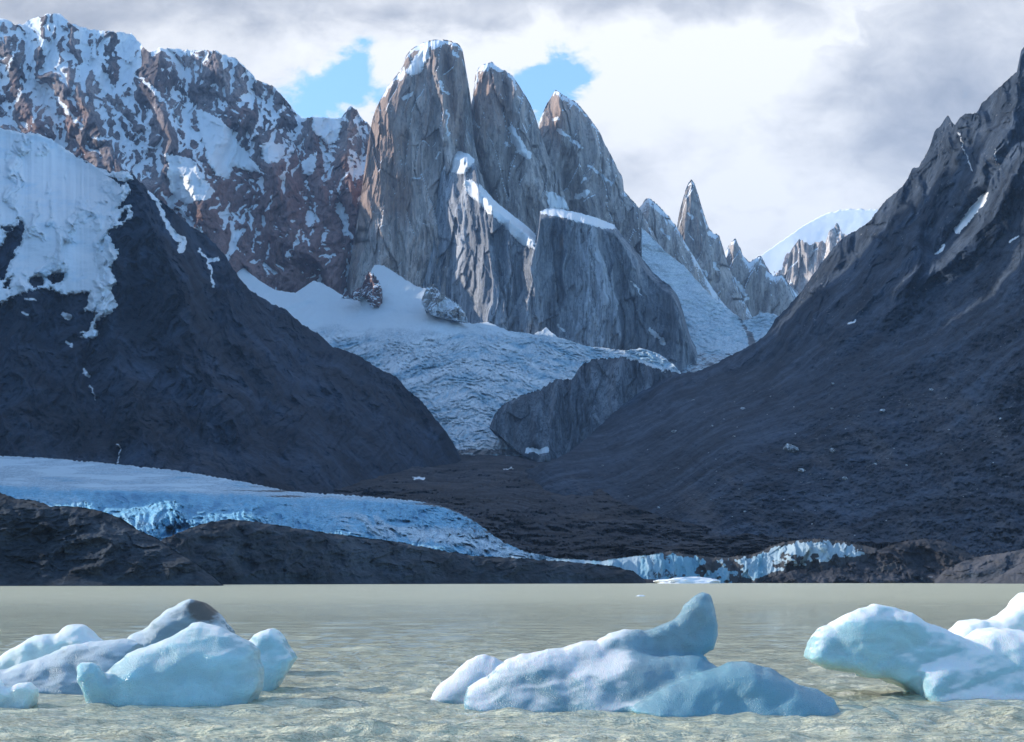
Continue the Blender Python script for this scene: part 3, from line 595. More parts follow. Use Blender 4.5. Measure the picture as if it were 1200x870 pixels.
tag(o, 'dark craggy mountain on the right with a long grey scree slope running down to the lake', 'mountain', kind=STRUCT)
o = snow_patch(R_rm, [(1158, 226), (1150, 229), (1138, 243), (1126, 259), (1118, 271), (1121, 275), (1134, 263), (1147, 247), (1156, 235)], 'snowfield', M['snow'], 10, .8, 61, blue=.1)
if o: tag(o, 'thin snow couloir in a gully high on the dark right-hand mountain', 'snowfield', GS)

# ================================================================== VALLEY FLOOR
MO = [(300, 592), (340, 576), (400, 563), (430, 556), (470, 548), (500, 540), (540, 533), (600, 534), (645, 537), (680, 556), (720, 585), (770, 604), (800, 612), (850, 622), (900, 629), (960, 634), (1040, 636), (1090, 633), (1120, 642), (1160, 655), (1250, 664)]
mo_d = rbf([(300, 600, 2500), (400, 563, 3500), (540, 533, 4900), (645, 537, 4900), (720, 585, 2900), (800, 612, 2300), (900, 629, 1950), (1100, 635, 1750), (1250, 664, 1500), (600, 600, 2300), (550, 640, 1680), (700, 640, 1780), (800, 655, 1640), (950, 665, 1600), (600, 684, 1600), (900, 684, 1580), (1200, 684, 1500), (560, 560, 3600), (480, 580, 2800), (350, 640, 1700)])
def mo_rel(s):
    w = 12 * fbm(s.U / 60, s.V / 30, 3, seed=81)
    f1, f2, a, b, ox, oy = worley((s.U + w) / 55, (s.V + w) / 17, 82)
    k = sstep(684, 650, s.py)
    return k * (110 * fbm(s.U / 90, s.V / 22, 5, .62, seed=83) + 80 * f1 + 34 * fbm(s.U / 12, s.V / 5, 5, .72, seed=84))
R_mo = Relief(300, 1250, MO, [(300, 612), (420, 640), (520, 662), (640, 684), (1250, 684)], mo_d, mo_rel, step=1.1, jag=(1.2, 14), seed=81, back=.5)
tn = .35 + .5 * fbm(R_mo.U / 120, R_mo.V / 30, 4, seed=85) - .6 * sstep(-4, 10, R_mo.py - 575) * sstep(720, 560, R_mo.px)
sm = snowmask(R_mo, [], [([(484, 561), (496, 560)], 1.4), ([(590, 550), (600, 549)], .8)], seed=18)
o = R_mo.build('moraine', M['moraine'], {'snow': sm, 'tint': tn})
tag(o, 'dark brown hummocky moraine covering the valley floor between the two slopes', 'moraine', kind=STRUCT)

# the blue glacier tongue on the left
GL = [(-260, 530), (-100, 532), (0, 535), (50, 537), (100, 541), (150, 546), (200, 551), (250, 559), (300, 568), (340, 577), (400, 580), (450, 584), (490, 588), (520, 594), (545, 604), (565, 618), (590, 636), (615, 647), (650, 655), (680, 657)]
gl_d = rbf([(-260, 530, 2900), (0, 536, 2800), (100, 541, 2750), (200, 551, 2550), (300, 568, 2200), (340, 577, 1980), (0, 568, 1650), (100, 573, 1560), (200, 574, 1560), (300, 579, 1640), (450, 584, 1750), (530, 590, 1760), (0, 600, 1330), (100, 610, 1260), (200, 620, 1240), (300, 620, 1290), (400, 625, 1330), (500, 620, 1480), (500, 650, 1270), (600, 655, 1330), (580, 636, 1450), (680, 660, 1400), (300, 670, 1210), (0, 670, 1130), (450, 684, 1320), (600, 684, 1370)])
def gl_rel(s):
    m = sstep(-3, 8, s.py - prof([(-260, 560), (0, 566), (100, 572), (340, 579), (520, 590), (680, 655)])(s.px)); s.m = m
    u = s.U + 9 * fbm(s.U / 40, s.V / 30, 3, seed=91); v = s.V + .25 * s.U * 0 + 5 * fbm(s.U / 40, s.V / 20, 3, seed=92)
    f1, f2, a, b, ox, oy = worley((u + .5 * v) / 17, v / 8.5, 93); g1, g2, a2, b2, _, _ = worley((u + .5 * v) / 7.5, v / 4.5, 96)
    s.crack = np.clip(1 - (f2 - f1) * 3.2, 0, 1)
    rg = ridged((u + .6 * v) / 13, (v - .2 * u) / 15, 6, .68, seed=95)
    s.crack = np.clip(1.2 - rg, 0, 1)
    return m * (-17 * (rg - .9) + 10 * (a - .5) + 6 * (a2 - .5) + 14 * fbm(u / 90, v / 30, 4, seed=97)) + (1 - m) * 14 * fbm(u / 60, v / 4, 4, .6, seed=98)
R_gl = Relief(-260, 680, GL, [(-260, 690), (680, 690)], gl_d, gl_rel, step=.9, jag=(1.3, 6), seed=91, back=.3)
ice = -.25 + R_gl.m * (.95 + .35 * fbm(R_gl.U / 60, R_gl.V / 20, 4, seed=99) + .5 * R_gl.crack - .9 * np.exp(-((R_gl.py - prof([(0, 590), (350, 600), (450, 620), (520, 628), (600, 648)])(R_gl.px)) / 11) ** 2) * sstep(380, 450, R_gl.px)) + (1 - R_gl.m) * (.12 + .5 * fbm(R_gl.U / 50, R_gl.V / 4, 5, .6, seed=100))
dirt = -.75 + .9 * np.exp(-((R_gl.px - 330) / 35) ** 2 - ((R_gl.py - 582) / 8) ** 2) + 1.15 * sstep(440, 570, R_gl.px + .9 * (615 - R_gl.py)) * sstep(652, 630, R_gl.py) + .35 * R_gl.crack * R_gl.m + (1 - R_gl.m) * (.35 + .8 * fbm(R_gl.U / 90, R_gl.V / 3.2, 5, .6, seed=102) + .3 * sstep(200, 320, R_gl.px))
o = R_gl.build('glacier_tongue', M['tongue'], {'ice': ice, 'dirt': dirt})
tag(o, 'blue crevassed glacier tongue with smooth grey-white back behind the dark shore rocks', 'glacier')

# ice cliff at the lake
IC = [(640, 655), (680, 656), (705, 658), (722, 655), (745, 652), (760, 651), (775, 648), (787, 645), (795, 648), (815, 651), (835, 653), (850, 653), (865, 652), (880, 650), (892, 646), (903, 640), (915, 636), (930, 634), (945, 632), (962, 631), (985, 634), (1005, 638), (1025, 642), (1045, 650), (1060, 660)]
def ic_rel(s):
    w = 3 * fbm(s.U / 14, s.V / 14, 3, seed=131)
    r = -5 * (ridged((s.U + w) / 22, s.V / 60, 4, .55, seed=132) - .8) + 4 * facets((s.U + w) / 9, s.V / 16, 133) + 1.5 * fbm(s.U / 4, s.V / 9, 3, seed=134)
    r = r + 10 * facets((s.U + .8 * s.V) / 30, (s.V - .5 * s.U) / 14, 135) * sstep(880, 930, s.px)
    return r
R_ic = Relief(640, 1060, IC, [(640, 684.5), (1060, 684.5)], lambda x, y: 1330 - (y - 660) * .55 + 6 * np.sin(x / 26) + 12 * np.sin(x / 61), ic_rel, step=.8, jag=(1.0, 6), seed=131, round_edge=(10, 3), back=1.5)
ice = .25 + .45 * fbm(R_ic.U / 16, R_ic.V / 50, 4, seed=136) + .35 * sstep(720, 800, R_ic.px) * sstep(960, 800, R_ic.px) - .5 * sstep(890, 930, R_ic.px)
dirt = -.1 + 1.2 * sstep(-.1, .5, fbm(R_ic.U / 22, R_ic.V / 20, 4, .6, seed=137)) * sstep(690, 860, R_ic.px) + 1.0 * sstep(6, 1, R_ic.py - prof(IC)(R_ic.px) + 4 * fbm(R_ic.px / 7, R_ic.px * 0, 3, seed=139)) * sstep(740, 800, R_ic.px) + 1.3 * sstep(-3, 5, R_ic.py - prof([(640, 690), (860, 690), (905, 670), (960, 660), (1000, 652), (1060, 640)])(R_ic.px)) + .8 * sstep(1000, 1045, R_ic.px)
o = R_ic.build('ice_cliff', M['cliff'], {'ice': ice, 'dirt': dirt})
tag(o, 'low grey-blue ice cliff where the debris-covered glacier ends in the lake', 'ice cliff')

# debris-covered ice right of the cliff
DC = [(890, 684), (905, 676), (930, 668), (950, 664), (980, 660), (1005, 655), (1020, 648), (1040, 640), (1060, 634), (1085, 631), (1105, 634), (1120, 641), (1140, 651), (1165, 662), (1190, 675), (1200, 684)]
r = Relief(890, 1200, DC, [(890, 684.6), (1200, 684.6)], lambda x, y: 1318 - (y - 660) * .9, lambda s: -9 * (ridged((s.U + .7 * s.V) / 38, s.V / 30, 5, .55, seed=141) - .8) + 3 * facets(s.U / 10, s.V / 8, 142) + 2 * fbm(s.U / 5, s.V / 4, 4, seed=143), step=.8, jag=(1.2, 7), seed=141, back=1.5, round_edge=(12, 4))
o = r.build('debris_mound', M['moraine'], {'snow': -9, 'tint': .1 + .5 * fbm(r.U / 30, r.V / 10, 4, seed=144)})
tag(o, 'dark debris-covered ice mound at the lake edge right of the ice cliff', 'mound', kind=STRUCT)

# shore rocks
def shore(top, x0, x1, D0, D1, seed, label, mat='whaleback', tint=0., a=1.0, lean=1.5, wl=None):
    bd = prof([(x0, D0), (x1, D1)])
    def dep(x, y):
        d = bd(x); wlp = HZ + FPX * CAMH / d
        return d + np.maximum(wlp - y, -3) * d / FPX * lean
    bot = [(x, HZ + FPX * (CAMH + 1.5) / float(bd(x))) for x in np.linspace(x0, x1, 9)]
    def rel(s):
        w = 5 * fbm(s.U / 22, s.V / 22, 3, seed=seed)
        r = -5.5 * (ridged((s.U + .5 * s.V + w) / 30, (s.V - .25 * s.U) / 13, 5, .52, seed=seed) - .85) + 2.6 * facets((s.U + w) / 8, s.V / 4, seed + 3) + 1.2 * fbm(s.U / 3, s.V / 2, 4, .6, seed=seed + 5)
        r += -7 * (ridged((s.U + w) / 60, s.V / 60, 3, .5, seed=seed + 9) - .8)
        return a * r * np.clip((s.V + 1) / 6, .12, 1)
    r = Relief(x0, x1, top, bot, dep, rel, step=1.0, jag=(1.1, 13), seed=seed, round_edge=(12 * a, 6), back=1.5)
    o = r.build('shore_rock', M[mat], {'snow': -9, 'tint': tint + .35 * fbm(r.U / 25, r.V / 12, 4, seed=seed + 7)})
    tag(o, label, 'rock hill', kind=STRUCT); return r
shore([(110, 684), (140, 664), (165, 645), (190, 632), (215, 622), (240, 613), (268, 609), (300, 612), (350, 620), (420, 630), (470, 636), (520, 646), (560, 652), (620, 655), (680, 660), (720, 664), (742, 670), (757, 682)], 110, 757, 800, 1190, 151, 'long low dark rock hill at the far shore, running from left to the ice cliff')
shore([(-460, 640), (-410, 575), (-350, 500), (-290, 455), (-230, 462), (-160, 510), (-100, 548), (-40, 570), (0, 578), (20, 585), (45, 588), (60, 594), (90, 594), (120, 600), (140, 607), (160, 620), (185, 632), (205, 646), (228, 660), (250, 676), (262, 687)], -460, 262, 650, 700, 157, 'high dark rock hump at the left end of the far shore')  # left part out of view is raised into a knoll for shade
shore([(1095, 680), (1108, 668), (1125, 659), (1150, 652), (1175, 648), (1200, 644), (1250, 640), (1330, 650)], 1095, 1330, 1240, 1100, 163, 'brown rubbly rock hill at the right end of the far shore', 'slope', .7, .7, 1.2)
shore([(1150, 684), (1165, 678), (1182, 668), (1198, 660), (1230, 655), (1300, 668)], 1150, 1300, 1130, 1060, 167, 'sunlit brown boulder bank low on the right shore', 'slope', 1.0, .6, 1.2)

# ================================================================== BOULDERS on the scree
def boulder_mesh(seed, mat):
    rr = random.Random(seed); bm = bmesh.new()
    for _ in range(16):
        v = Vector((rr.gauss(0, 1), rr.gauss(0, 1), rr.gauss(0, 1))).normalized()
        bm.verts.new((v.x * rr.uniform(.8, 1.05), v.y * rr.uniform(.7, 1), v.z * rr.uniform(.5, .75)))
    bmesh.ops.convex_hull(bm, input=bm.verts)
    bmesh.ops.delete(bm, geom=[v for v in bm.verts if not v.link_faces], context='VERTS')
    bmesh.ops.triangulate(bm, faces=bm.faces)
    bmesh.ops.subdivide_edges(bm, edges=bm.edges, cuts=2, use_grid_fill=True)
    for v in bm.verts:
        v.co += v.co.normalized() * .10 * mnoise.noise(v.co * 2.3 + Vector((seed, 0, 0))) + v.co.normalized() * .05 * mnoise.noise(v.co * 6)
    me = bpy.data.meshes.new('boulder'); bm.to_mesh(me); bm.free(); me.materials.append(mat); return me
M['boulder'] = rock_mat('pale_boulder', (.12, .125, .13), (.27, .27, .275), (.25, .2, .18), grain=6, streak=.8, bump=1.0)
M['boulder_brown'] = rock_mat('brown_boulder', (.12, .10, .09), (.24, .20, .18), (.3, .24, .2), grain=6, streak=.8, bump=1.0)
BM = [boulder_mesh(i, M['boulder']) for i in range(4)] + [boulder_mesh(9, M['boulder_brown'])]
def boulder(x, y, w, k, label, group=None, src=None):
    d = float(R_rm.at(x, y)); p = world(np.array(float(x)), np.array(float(y)), np.array(d))
    o = bpy.data.objects.new('boulder', BM[k]); COL.objects.link(o)
    s = w / 2 * d / FPX
    o.location = p + np.array([0, -.3 * s, .25 * s]); o.scale = (s, s * random.uniform(.8, 1.1), s * random.uniform(.75, 1.0)); o.rotation_euler = (random.uniform(-.3, .3), random.uniform(-.3, .3), random.uniform(0, 6.3))
    tag(o, label, 'boulder', group); return o
GB = 'boulders on the scree slope'
boulder(925, 528, 23, 0, 'largest pale boulder, lying in the middle of the scree slope', GB)
boulder(939, 553, 11, 4, 'brown boulder lying just below the largest pale boulder', GB)
boulder(976, 530, 12, 4, 'flat brown boulder right of the largest pale boulder on the scree', GB)
boulder(990, 562, 9, 1, 'mid-sized pale boulder low on the scree, below the flat brown one', GB)
placed = [(925, 528), (939, 553), (976, 530), (990, 562)]
spots = [(871, 480, 8), (1034, 483, 9), (790, 507, 8), (1091, 458, 7), (976, 451, 7), (772, 596, 6), (835, 500, 5), (812, 470, 5), (1025, 545, 6), (1062, 546, 4)]
rr = random.Random(5)
while len(spots) < 80:
    x = rr.uniform(690, 1195); y = rr.uniform(455, 640)
    top = float(prof(RM)(x)); bot = float(prof(MO)(x))
    if y < top + 22 or y > bot - 6 or (x > 1040 and rr.random() < .6): continue
    if min(math.hypot(x - a, y - b) for a, b in placed) < 11: continue
    placed.append((x, y)); spots.append((x, y, rr.choice([1.8, 2.0, 2.3, 2.6, 3, 3.4, 4.6])))
for x, y, w in spots:
    boulder(x, y, w, rr.choice([0, 1, 2, 3, 3, 2, 1, 4]), 'small pale boulder scattered on the grey scree slope', GB)

# ================================================================== WATER
rows = np.concatenate([np.arange(1400, 1000, -8), np.arange(1000, 720, -.62), np.arange(720, 690, -.4), np.arange(690, 682.2, -.15)])
dist = FPX * CAMH / (rows - HZ)
cols = np.arange(-160, 1361, 1.55)
dd = np.repeat(dist[:, None], len(cols), 1)
X = (cols[None] - CX) / FPX * dd; Y = dd
gap = np.abs(np.gradient(dist))[:, None]
Z = np.zeros_like(X)
wr = np.random.RandomState(3)
for lam, n, amp in ((6.5, 5, .010), (3.4, 7, .011), (1.8, 10, .014), (1.0, 14, .0115), (.55, 18, .0085), (.3, 18, .0058)):
    for _ in range(n):
        L = lam * wr.uniform(.75, 1.35); th = math.radians(wr.normal(-70, 38)); k = 2 * math.pi / L
        ph = k * (X * math.cos(th) + Y * math.sin(th)) + wr.uniform(0, 6.28) + .8 * np.sin(X * .21 * wr.uniform(.5, 1.5) + Y * .13 * wr.uniform(.5, 1.5))
        fade = np.clip(1.5 - gap / (L * .32), 0, 1)
        w = np.sin(ph); Z += amp * fade * (w + .35 * (np.abs(np.sin(ph / 2 + .7)) * -2 + 1.2))
gust = 1 + .5 * fbm(X / 7, Y / 9, 4, seed=3)
Z *= gust
V = np.stack([X, Y, Z], -1).reshape(-1, 3); idx = np.arange(len(rows) * len(cols)).reshape(len(rows), len(cols))
q = np.stack([idx[:-1, :-1], idx[:-1, 1:], idx[1:, 1:], idx[1:, :-1]], -1).reshape(-1, 4)
# wide plain sheets carry the lake on to both sides, the far end and behind the viewer, joined to the edges of the wavy part
def strip(a, b):
    global V, q
    n0 = len(V); V = np.concatenate([V, a, b]); n = len(a)
    i = np.arange(n - 1); q = np.concatenate([q, np.stack([n0 + i, n0 + i + 1, n0 + n + i + 1, n0 + n + i], -1)])
L_ = np.stack([X[:, 0], Y[:, 0], Z[:, 0]], -1); R_ = np.stack([X[:, -1], Y[:, -1], Z[:, -1]], -1)
la = L_.copy(); la[:, 0] = -2600; la[:, 2] = 0; ra = R_.copy(); ra[:, 0] = 2600; ra[:, 2] = 0
strip(la, L_); strip(R_, ra)
y0, y1 = float(dist[0]), float(dist[-1])
strip(np.array([[-2600, y1, 0], [2600, y1, 0]]), np.array([[-2600, 2600, 0], [2600, 2600, 0]]))
strip(np.array([[-2600, -60, 0], [2600, -60, 0]]), np.array([[-2600, y0, 0], [2600, y0, 0]]))
m, nt, b, pos, _ = new_mat('milky_lake_water')
far = nt.smooth(nt.add('ShaderNodeSeparateXYZ').outputs[1], 0, 1)
sep = [n for n in nt.n if n.bl_idname == 'ShaderNodeSeparateXYZ'][0]; nt.put(sep.inputs[0], pos)
far = nt.smooth(sep.outputs[1], 25, 260)
p2 = nt.mapping(pos, (.55, 1.5, 1))
silt_wave_tone = nt.smooth(nt.noise(nt.mapping(pos, (.16, .5, 1)), 1., 7, .68, .4), .38, .62)  # silt streaks, with light and dark wind lanes painted in
nt.put(b.inputs['Base Color'], nt.mix(silt_wave_tone, (.62, .605, .435), (.74, .71, .50)))
nt.put(b.inputs['Roughness'], nt.lin(far, 0, 1, .03, .22))
b.inputs['IOR'].default_value = 1.333
h = nt.math('ADD', nt.noise(p2, 3.0, 6, .65, .5), nt.math('MULTIPLY', nt.noise(p2, 13, 5, .65, .4), .32))
hf = nt.noise(nt.mapping(pos, (.35, 1.0, 1)), 1., 6, .66, .5)
nt.put(b.inputs['Normal'], nt.bump(h, 1.0, .07, nt.bump(hf, 1.0, 1.0)))
M['water'] = m
o = mesh_obj('water', V, q, m, origin=False); tag(o, kind=STRUCT)

# ground under and around the lake, out to the horizon
gx = np.unique(np.concatenate([np.linspace(-30000, 30000, 41), np.linspace(-4000, 4000, 41)])); 
GX, GY = np.meshgrid(gx, gx + 2000, indexing='ij')
lake = sstep(2700, 2300, np.abs(GX)) * sstep(1750, 1250, np.abs(GY - 1000))
GZ = -3.5 + (1 - lake) * (2.0) + 0 * GX
idx = np.arange(GX.size).reshape(GX.shape)
q = np.stack([idx[:-1, :-1], idx[1:, :-1], idx[1:, 1:], idx[:-1, 1:]], -1).reshape(-1, 4)
o = mesh_obj('ground', np.stack([GX, GY, GZ], -1).reshape(-1, 3), q, M['moraine'], {'snow': np.full(GX.size, -9), 'tint': np.full(GX.size, .3)}, origin=False); tag(o, kind=STRUCT)

# ================================================================== ICEBERGS
def surface_nets(F, org, h):
    s = F < 0
    nx, ny, nz = F.shape
    c = np.zeros((nx - 1, ny - 1, nz - 1), np.int8)
    acc = np.zeros((nx - 1, ny - 1, nz - 1, 3), F32); cnt = np.zeros((nx - 1, ny - 1, nz - 1), F32)
    corners = [(i, j, k) for i in (0, 1) for j in (0, 1) for k in (0, 1)]
    def sub(A, c): return A[c[0]:nx - 1 + c[0], c[1]:ny - 1 + c[1], c[2]:nz - 1 + c[2]]
    for a in corners:
        for ax in range(3):
            if a[ax]: continue
            b2 = list(a); b2[ax] = 1; b2 = tuple(b2)
            fa, fb = sub(F, a), sub(F, b2); x = (fa < 0) != (fb < 0)
            t = np.where(x, fa / np.where(x, fa - fb, 1), 0)
            for k in range(3): acc[..., k] += np.where(x, a[k] + (t if k == ax else 0), 0)
            cnt += x
    act = cnt > 0; ids = np.full(cnt.shape, -1, np.int64); ids[act] = np.arange(act.sum())
    ijk = np.argwhere(act); V = (ijk + acc[act] / cnt[act][:, None]) * h + org
    Q = []
    for ax in range(3):
        o1, o2 = [(1, 2), (2, 0), (0, 1)][ax]
        sl = [slice(1, -1)] * 3; sl[ax] = slice(0, -1); s0 = s[tuple(sl)]
        sl2 = [slice(1, -1)] * 3; sl2[ax] = slice(1, None); s1 = s[tuple(sl2)]
        e = np.argwhere(s0 != s1); flip = s0[s0 != s1]
        off = np.array([1, 1, 1]); off[ax] = 0
        e = e + off
        def g(d1, d2):
            p = e.copy(); p[:, o1] -= d1; p[:, o2] -= d2; return ids[p[:, 0], p[:, 1], p[:, 2]]
        qd = np.stack([g(1, 1), g(0, 1), g(0, 0), g(1, 0)], -1)
        qd[~flip] = qd[~flip][:, ::-1]; Q.append(qd)
    return V, np.concatenate(Q)

def P3(x, y, z, sc, o=4, seed=0, gain=.5):
    return (fbm(x / sc + 11.3, z / sc + .37 * y / sc, o, gain, seed=seed) + fbm(y / sc + 5.1, z / sc - .41 * x / sc, o, gain, seed=seed + 5)) * .7

def iceberg(lumps, label, h=.034, k=.18, namp=.07, seed=0, dirt=None, mat='berg', under=.5, frost=0.0, scallop=.05, deep=None):
    """lumps: (outline in photo pixels, distance of its mid plane, half thickness, edge radius, lean per metre of height)"""
    W = []
    for pts, D, T, r_, lean in lumps:
        a = np.array(pts, float); r_ = r_ * .8
        W.append((np.stack([(a[:, 0] - CX) / FPX * D, CAMH + (HZ - a[:, 1]) / FPX * D], -1), D, T, r_, lean))
    lo = np.array([min(w[0][:, 0].min() for w in W) - .4, min(w[1] - w[2] - abs(w[4]) * 2 for w in W) - .5, -under - .1])
    hi = np.array([max(w[0][:, 0].max() for w in W) + .4, max(w[1] + w[2] + abs(w[4]) * 2 for w in W) + .5, max(w[0][:, 1].max() for w in W) + .4])
    ax = [np.arange(lo[i], hi[i] + h, h).astype(F32) for i in range(3)]
    X2, Z2 = np.meshgrid(ax[0], ax[2], indexing='ij')
    F = None
    Yv = ax[1][None, :, None]
    wob = .06
    for i, (pl, D, T, r_, lean) in enumerate(W):
        wx = X2 + wob * fbm(X2 / .8, Z2 / .8, 4, seed=seed + i * 7); wz = Z2 + wob * fbm(X2 / .8, Z2 / .8, 4, seed=seed + i * 7 + 3)
        s2 = -poly_sd(wx, wz, [tuple(p) for p in pl])
        yc = D + lean * Z2 + .14 * T * fbm(X2 / (1.6 * T), Z2 / (1.6 * T), 3, seed=seed + i)
        Th = T * (1.12 - .5 * np.clip(Z2 / max(pl[:, 1].max(), .3), 0, 1)) * (1 + .07 * fbm(X2 / 1.5, Z2 / 1.5, 3, seed=seed + 40 + i))
        r2 = min(r_, T * .98)
        a = (s2 + r2)[:, None, :]; b2 = np.abs(Yv - yc[:, None, :]) - Th[:, None, :] + r2
        f = np.minimum(np.maximum(a, b2), 0) + np.hypot(np.maximum(a, 0), np.maximum(b2, 0)) - r2
        if F is None: F = f
        else:
            m_ = np.clip(.5 + .5 * (f - F) / k, 0, 1); F = f * (1 - m_) + F * m_ - k * m_ * (1 - m_)
    XX, YY, ZZ = np.meshgrid(*ax, indexing='ij')
    near = np.abs(F) < .6
    x, y, z = XX[near], YY[near], ZZ[near]
    n = namp * .38 * P3(x, y, z, .5, 6, seed + 60, .5) + namp * 1.3 * P3(x, y, z, 2.0, 3, seed + 66, .4)
    rgx = np.abs(P3(x, y, z, 1.1, 3, seed + 90, .45)); n += namp * 1.1 * (np.minimum(rgx, .35) - .2)
    f1, f2, *_ = worley(x / .75 + .3 * y, z / .5 + .35 * y, seed + 70)
    n += .45 * scallop * (.6 - np.clip(f1, 0, 1))
    F[near] += n.astype(F.dtype)
    F = np.maximum(F, -(ZZ + under))
    V, Q = surface_nets(F.astype(F32), np.array([ax[0][0], ax[1][0], ax[2][0]]), h)
    dv = np.full(len(V), -1.0)
    if dirt: dv = dirt(V)
    o = mesh_obj('iceberg', V, Q, M[mat], {'dirt': dv, 'deep': (deep(V) if deep else 0) + .45 * sstep(.45, .03, V[:, 2]), 'frost': frost(V) if callable(frost) else np.full(len(V), frost)})
    tag(o, label, 'iceberg', 'icebergs floating in the near water')
    return o

def berg_mat(name, col, rad, frostcol=(.82, .84, .83), dirtcol=(.13, .12, .11), sss=.75, bump=.03, rough=.16, scale=.3):
    m, nt, b, pos, _ = new_mat(name)
    n = nt.noise(pos, 2.2, 6, .6, .6); n2 = nt.noise(pos, 34, 5, .7); n3 = nt.noise(nt.mapping(pos, (1, 1, 2.2)), 1.1, 5, .6, 1.0)
    vor = nt.add('ShaderNodeTexVoronoi'); nt.put(vor.inputs['Vector'], pos); vor.inputs['Scale'].default_value = 42
    up = nt.add('ShaderNodeSeparateXYZ'); nt.put(up.inputs[0], nt.add('ShaderNodeNewGeometry').outputs['Normal'])
    fr = nt.math('ADD', nt.math('ADD', up.outputs[2], nt.attr('frost')), nt.math('MULTIPLY', nt.math('SUBTRACT', n, .5), .45))
    ff = nt.smooth(fr, .40, .80)
    c = nt.mix(nt.smooth(n3, .35, .7), tuple(x * .8 for x in col), col)
    c = nt.mix(nt.smooth(nt.math('ADD', nt.attr('deep'), nt.math('MULTIPLY', nt.math('SUBTRACT', n, .5), .8)), .2, .9), c, (.20, .37, .44))  # wet waterline tone, also the shade painted on the hump
    c = nt.mix(ff, c, frostcol)
    dn = nt.math('ADD', nt.attr('dirt'), nt.math('MULTIPLY', nt.math('SUBTRACT', n, .5), 1.6))
    df = nt.smooth(dn, .2, .9)
    c = nt.mix(df, c, dirtcol)
    nt.put(b.inputs['Base Color'], c)
    nt.put(b.inputs['Subsurface Weight'], nt.math('MULTIPLY', nt.math('SUBTRACT', 1., df), sss))
    b.inputs['Subsurface Radius'].default_value = rad; b.inputs['Subsurface Scale'].default_value = scale
    b.inputs['IOR'].default_value = 1.31
    nt.put(b.inputs['Roughness'], nt.lin(ff, 0, 1, rough, .6))
    hgt = nt.math('ADD', nt.math('MULTIPLY', n2, .5), nt.math('ADD', nt.math('MULTIPLY', vor.outputs['Distance'], .6), nt.math('MULTIPLY', n, .8)))
    nt.put(b.inputs['Normal'], nt.bump(hgt, .8, bump))
    return m
M['berg'] = berg_mat('blue_iceberg_ice', (.44, .66, .70), (.35, .8, 1.0))
M['berg_green'] = berg_mat('green_white_iceberg_ice', (.74, .86, .84), (.5, .9, .95))
M['berg_grey'] = berg_mat('grey_iceberg_ice', (.30, .40, .45), (.4, .7, .8), frostcol=(.60, .66, .69), sss=.6)
M['berg_shade'] = berg_mat('shade_blue_iceberg_ice', (.28, .42, .48), (.3, .6, .75), frostcol=(.74, .745, .75), sss=.8)  # shade of the finned berg's sides is put into this blue

W = 852  # outlines run on below the water line
iceberg([([(91, 780), (95, 776), (110, 774), (117, 778), (125, 790), (132, 805), (130, W), (106, W), (99, 812), (92, 794)], 32.6, .34, .25, 0),
         ([(118, 800), (128, 787), (143, 773), (153, 762), (173, 755), (200, 747), (213, 740), (223, 733), (233, 730), (253, 733), (273, 742), (290, 752), (300, 763), (307, 783), (305, 800), (295, 822), (285, W), (112, W)], 33.4, 1.05, .75, .25)],
        'big smooth pale blue iceberg with a rounded hump and a small upright knob', seed=1, frost=-.25, mat='berg', namp=.045, scallop=.03)
iceberg([([(290, 754), (297, 744), (306, 739), (317, 736), (323, 739), (333, 753), (343, 773), (340, 783), (330, 797), (322, 810), (318, 840), (288, 840), (284, 790)], 37.4, .8, .35, .2)],
        'blunt white-topped ice block close behind the right end of the big pale blue iceberg', seed=2, frost=-.05, namp=.04)
iceberg([([(146, 756), (153, 751), (173, 740), (193, 722), (210, 710), (227, 705), (240, 710), (253, 720), (267, 733), (273, 742), (280, 760), (285, 800), (140, 800), (140, 765)], 44, 1.1, .5, .1)],
        'dirty grey-topped iceberg peak rising behind the big pale blue iceberg', seed=3, frost=0., dirt=lambda V: -.6 + 1.5 * np.exp(-((V[:, 0] - (232 - 600) / 1900 * 44) / .5) ** 2 - ((V[:, 2] - 1.75) / .45) ** 2) + .75 * sstep(-8.65, -8.2, V[:, 0]), mat='berg_grey')
iceberg([([(-70, 800), (-30, 785), (0, 773), (20, 760), (43, 745), (67, 740), (80, 732), (97, 733), (110, 742), (120, 751), (130, 770), (135, 815), (-70, 815)], 41, .8, .35, .1)],
        'thin greenish white ice slab farthest left, behind the flat grey iceberg', seed=4, frost=.05, mat='berg_green')
iceberg([([(-40, 800), (0, 788), (33, 777), (60, 767), (87, 757), (113, 752), (140, 752), (157, 757), (158, 770), (150, 790), (146, 836), (-40, 836)], 37, 1.0, .45, .35)],
        'flat grey iceberg with white crusted top, beside the big pale blue iceberg', seed=5, frost=-.1, mat='berg_grey', scallop=.07)
iceberg([([(-30, 800), (-8, 796), (0, 792), (4, 804), (12, 805), (20, 802), (33, 800), (43, 808), (42, 817), (36, 840), (-30, 845)], 32.4, .3, .2, 0)],
        'small low scrap of white ice at the bottom left edge', seed=6, h=.03, frost=.1, mat='berg_green', namp=.03)
iceberg([([(506, 818), (517, 803), (533, 787), (547, 777), (567, 771), (582, 771), (592, 778), (600, 800), (600, 845), (504, 845)], 34.4, .75, .4, .3)],
        'low frosted ice lump at the left end of the finned iceberg', seed=7, frost=.3, mat='berg_shade', namp=.05)
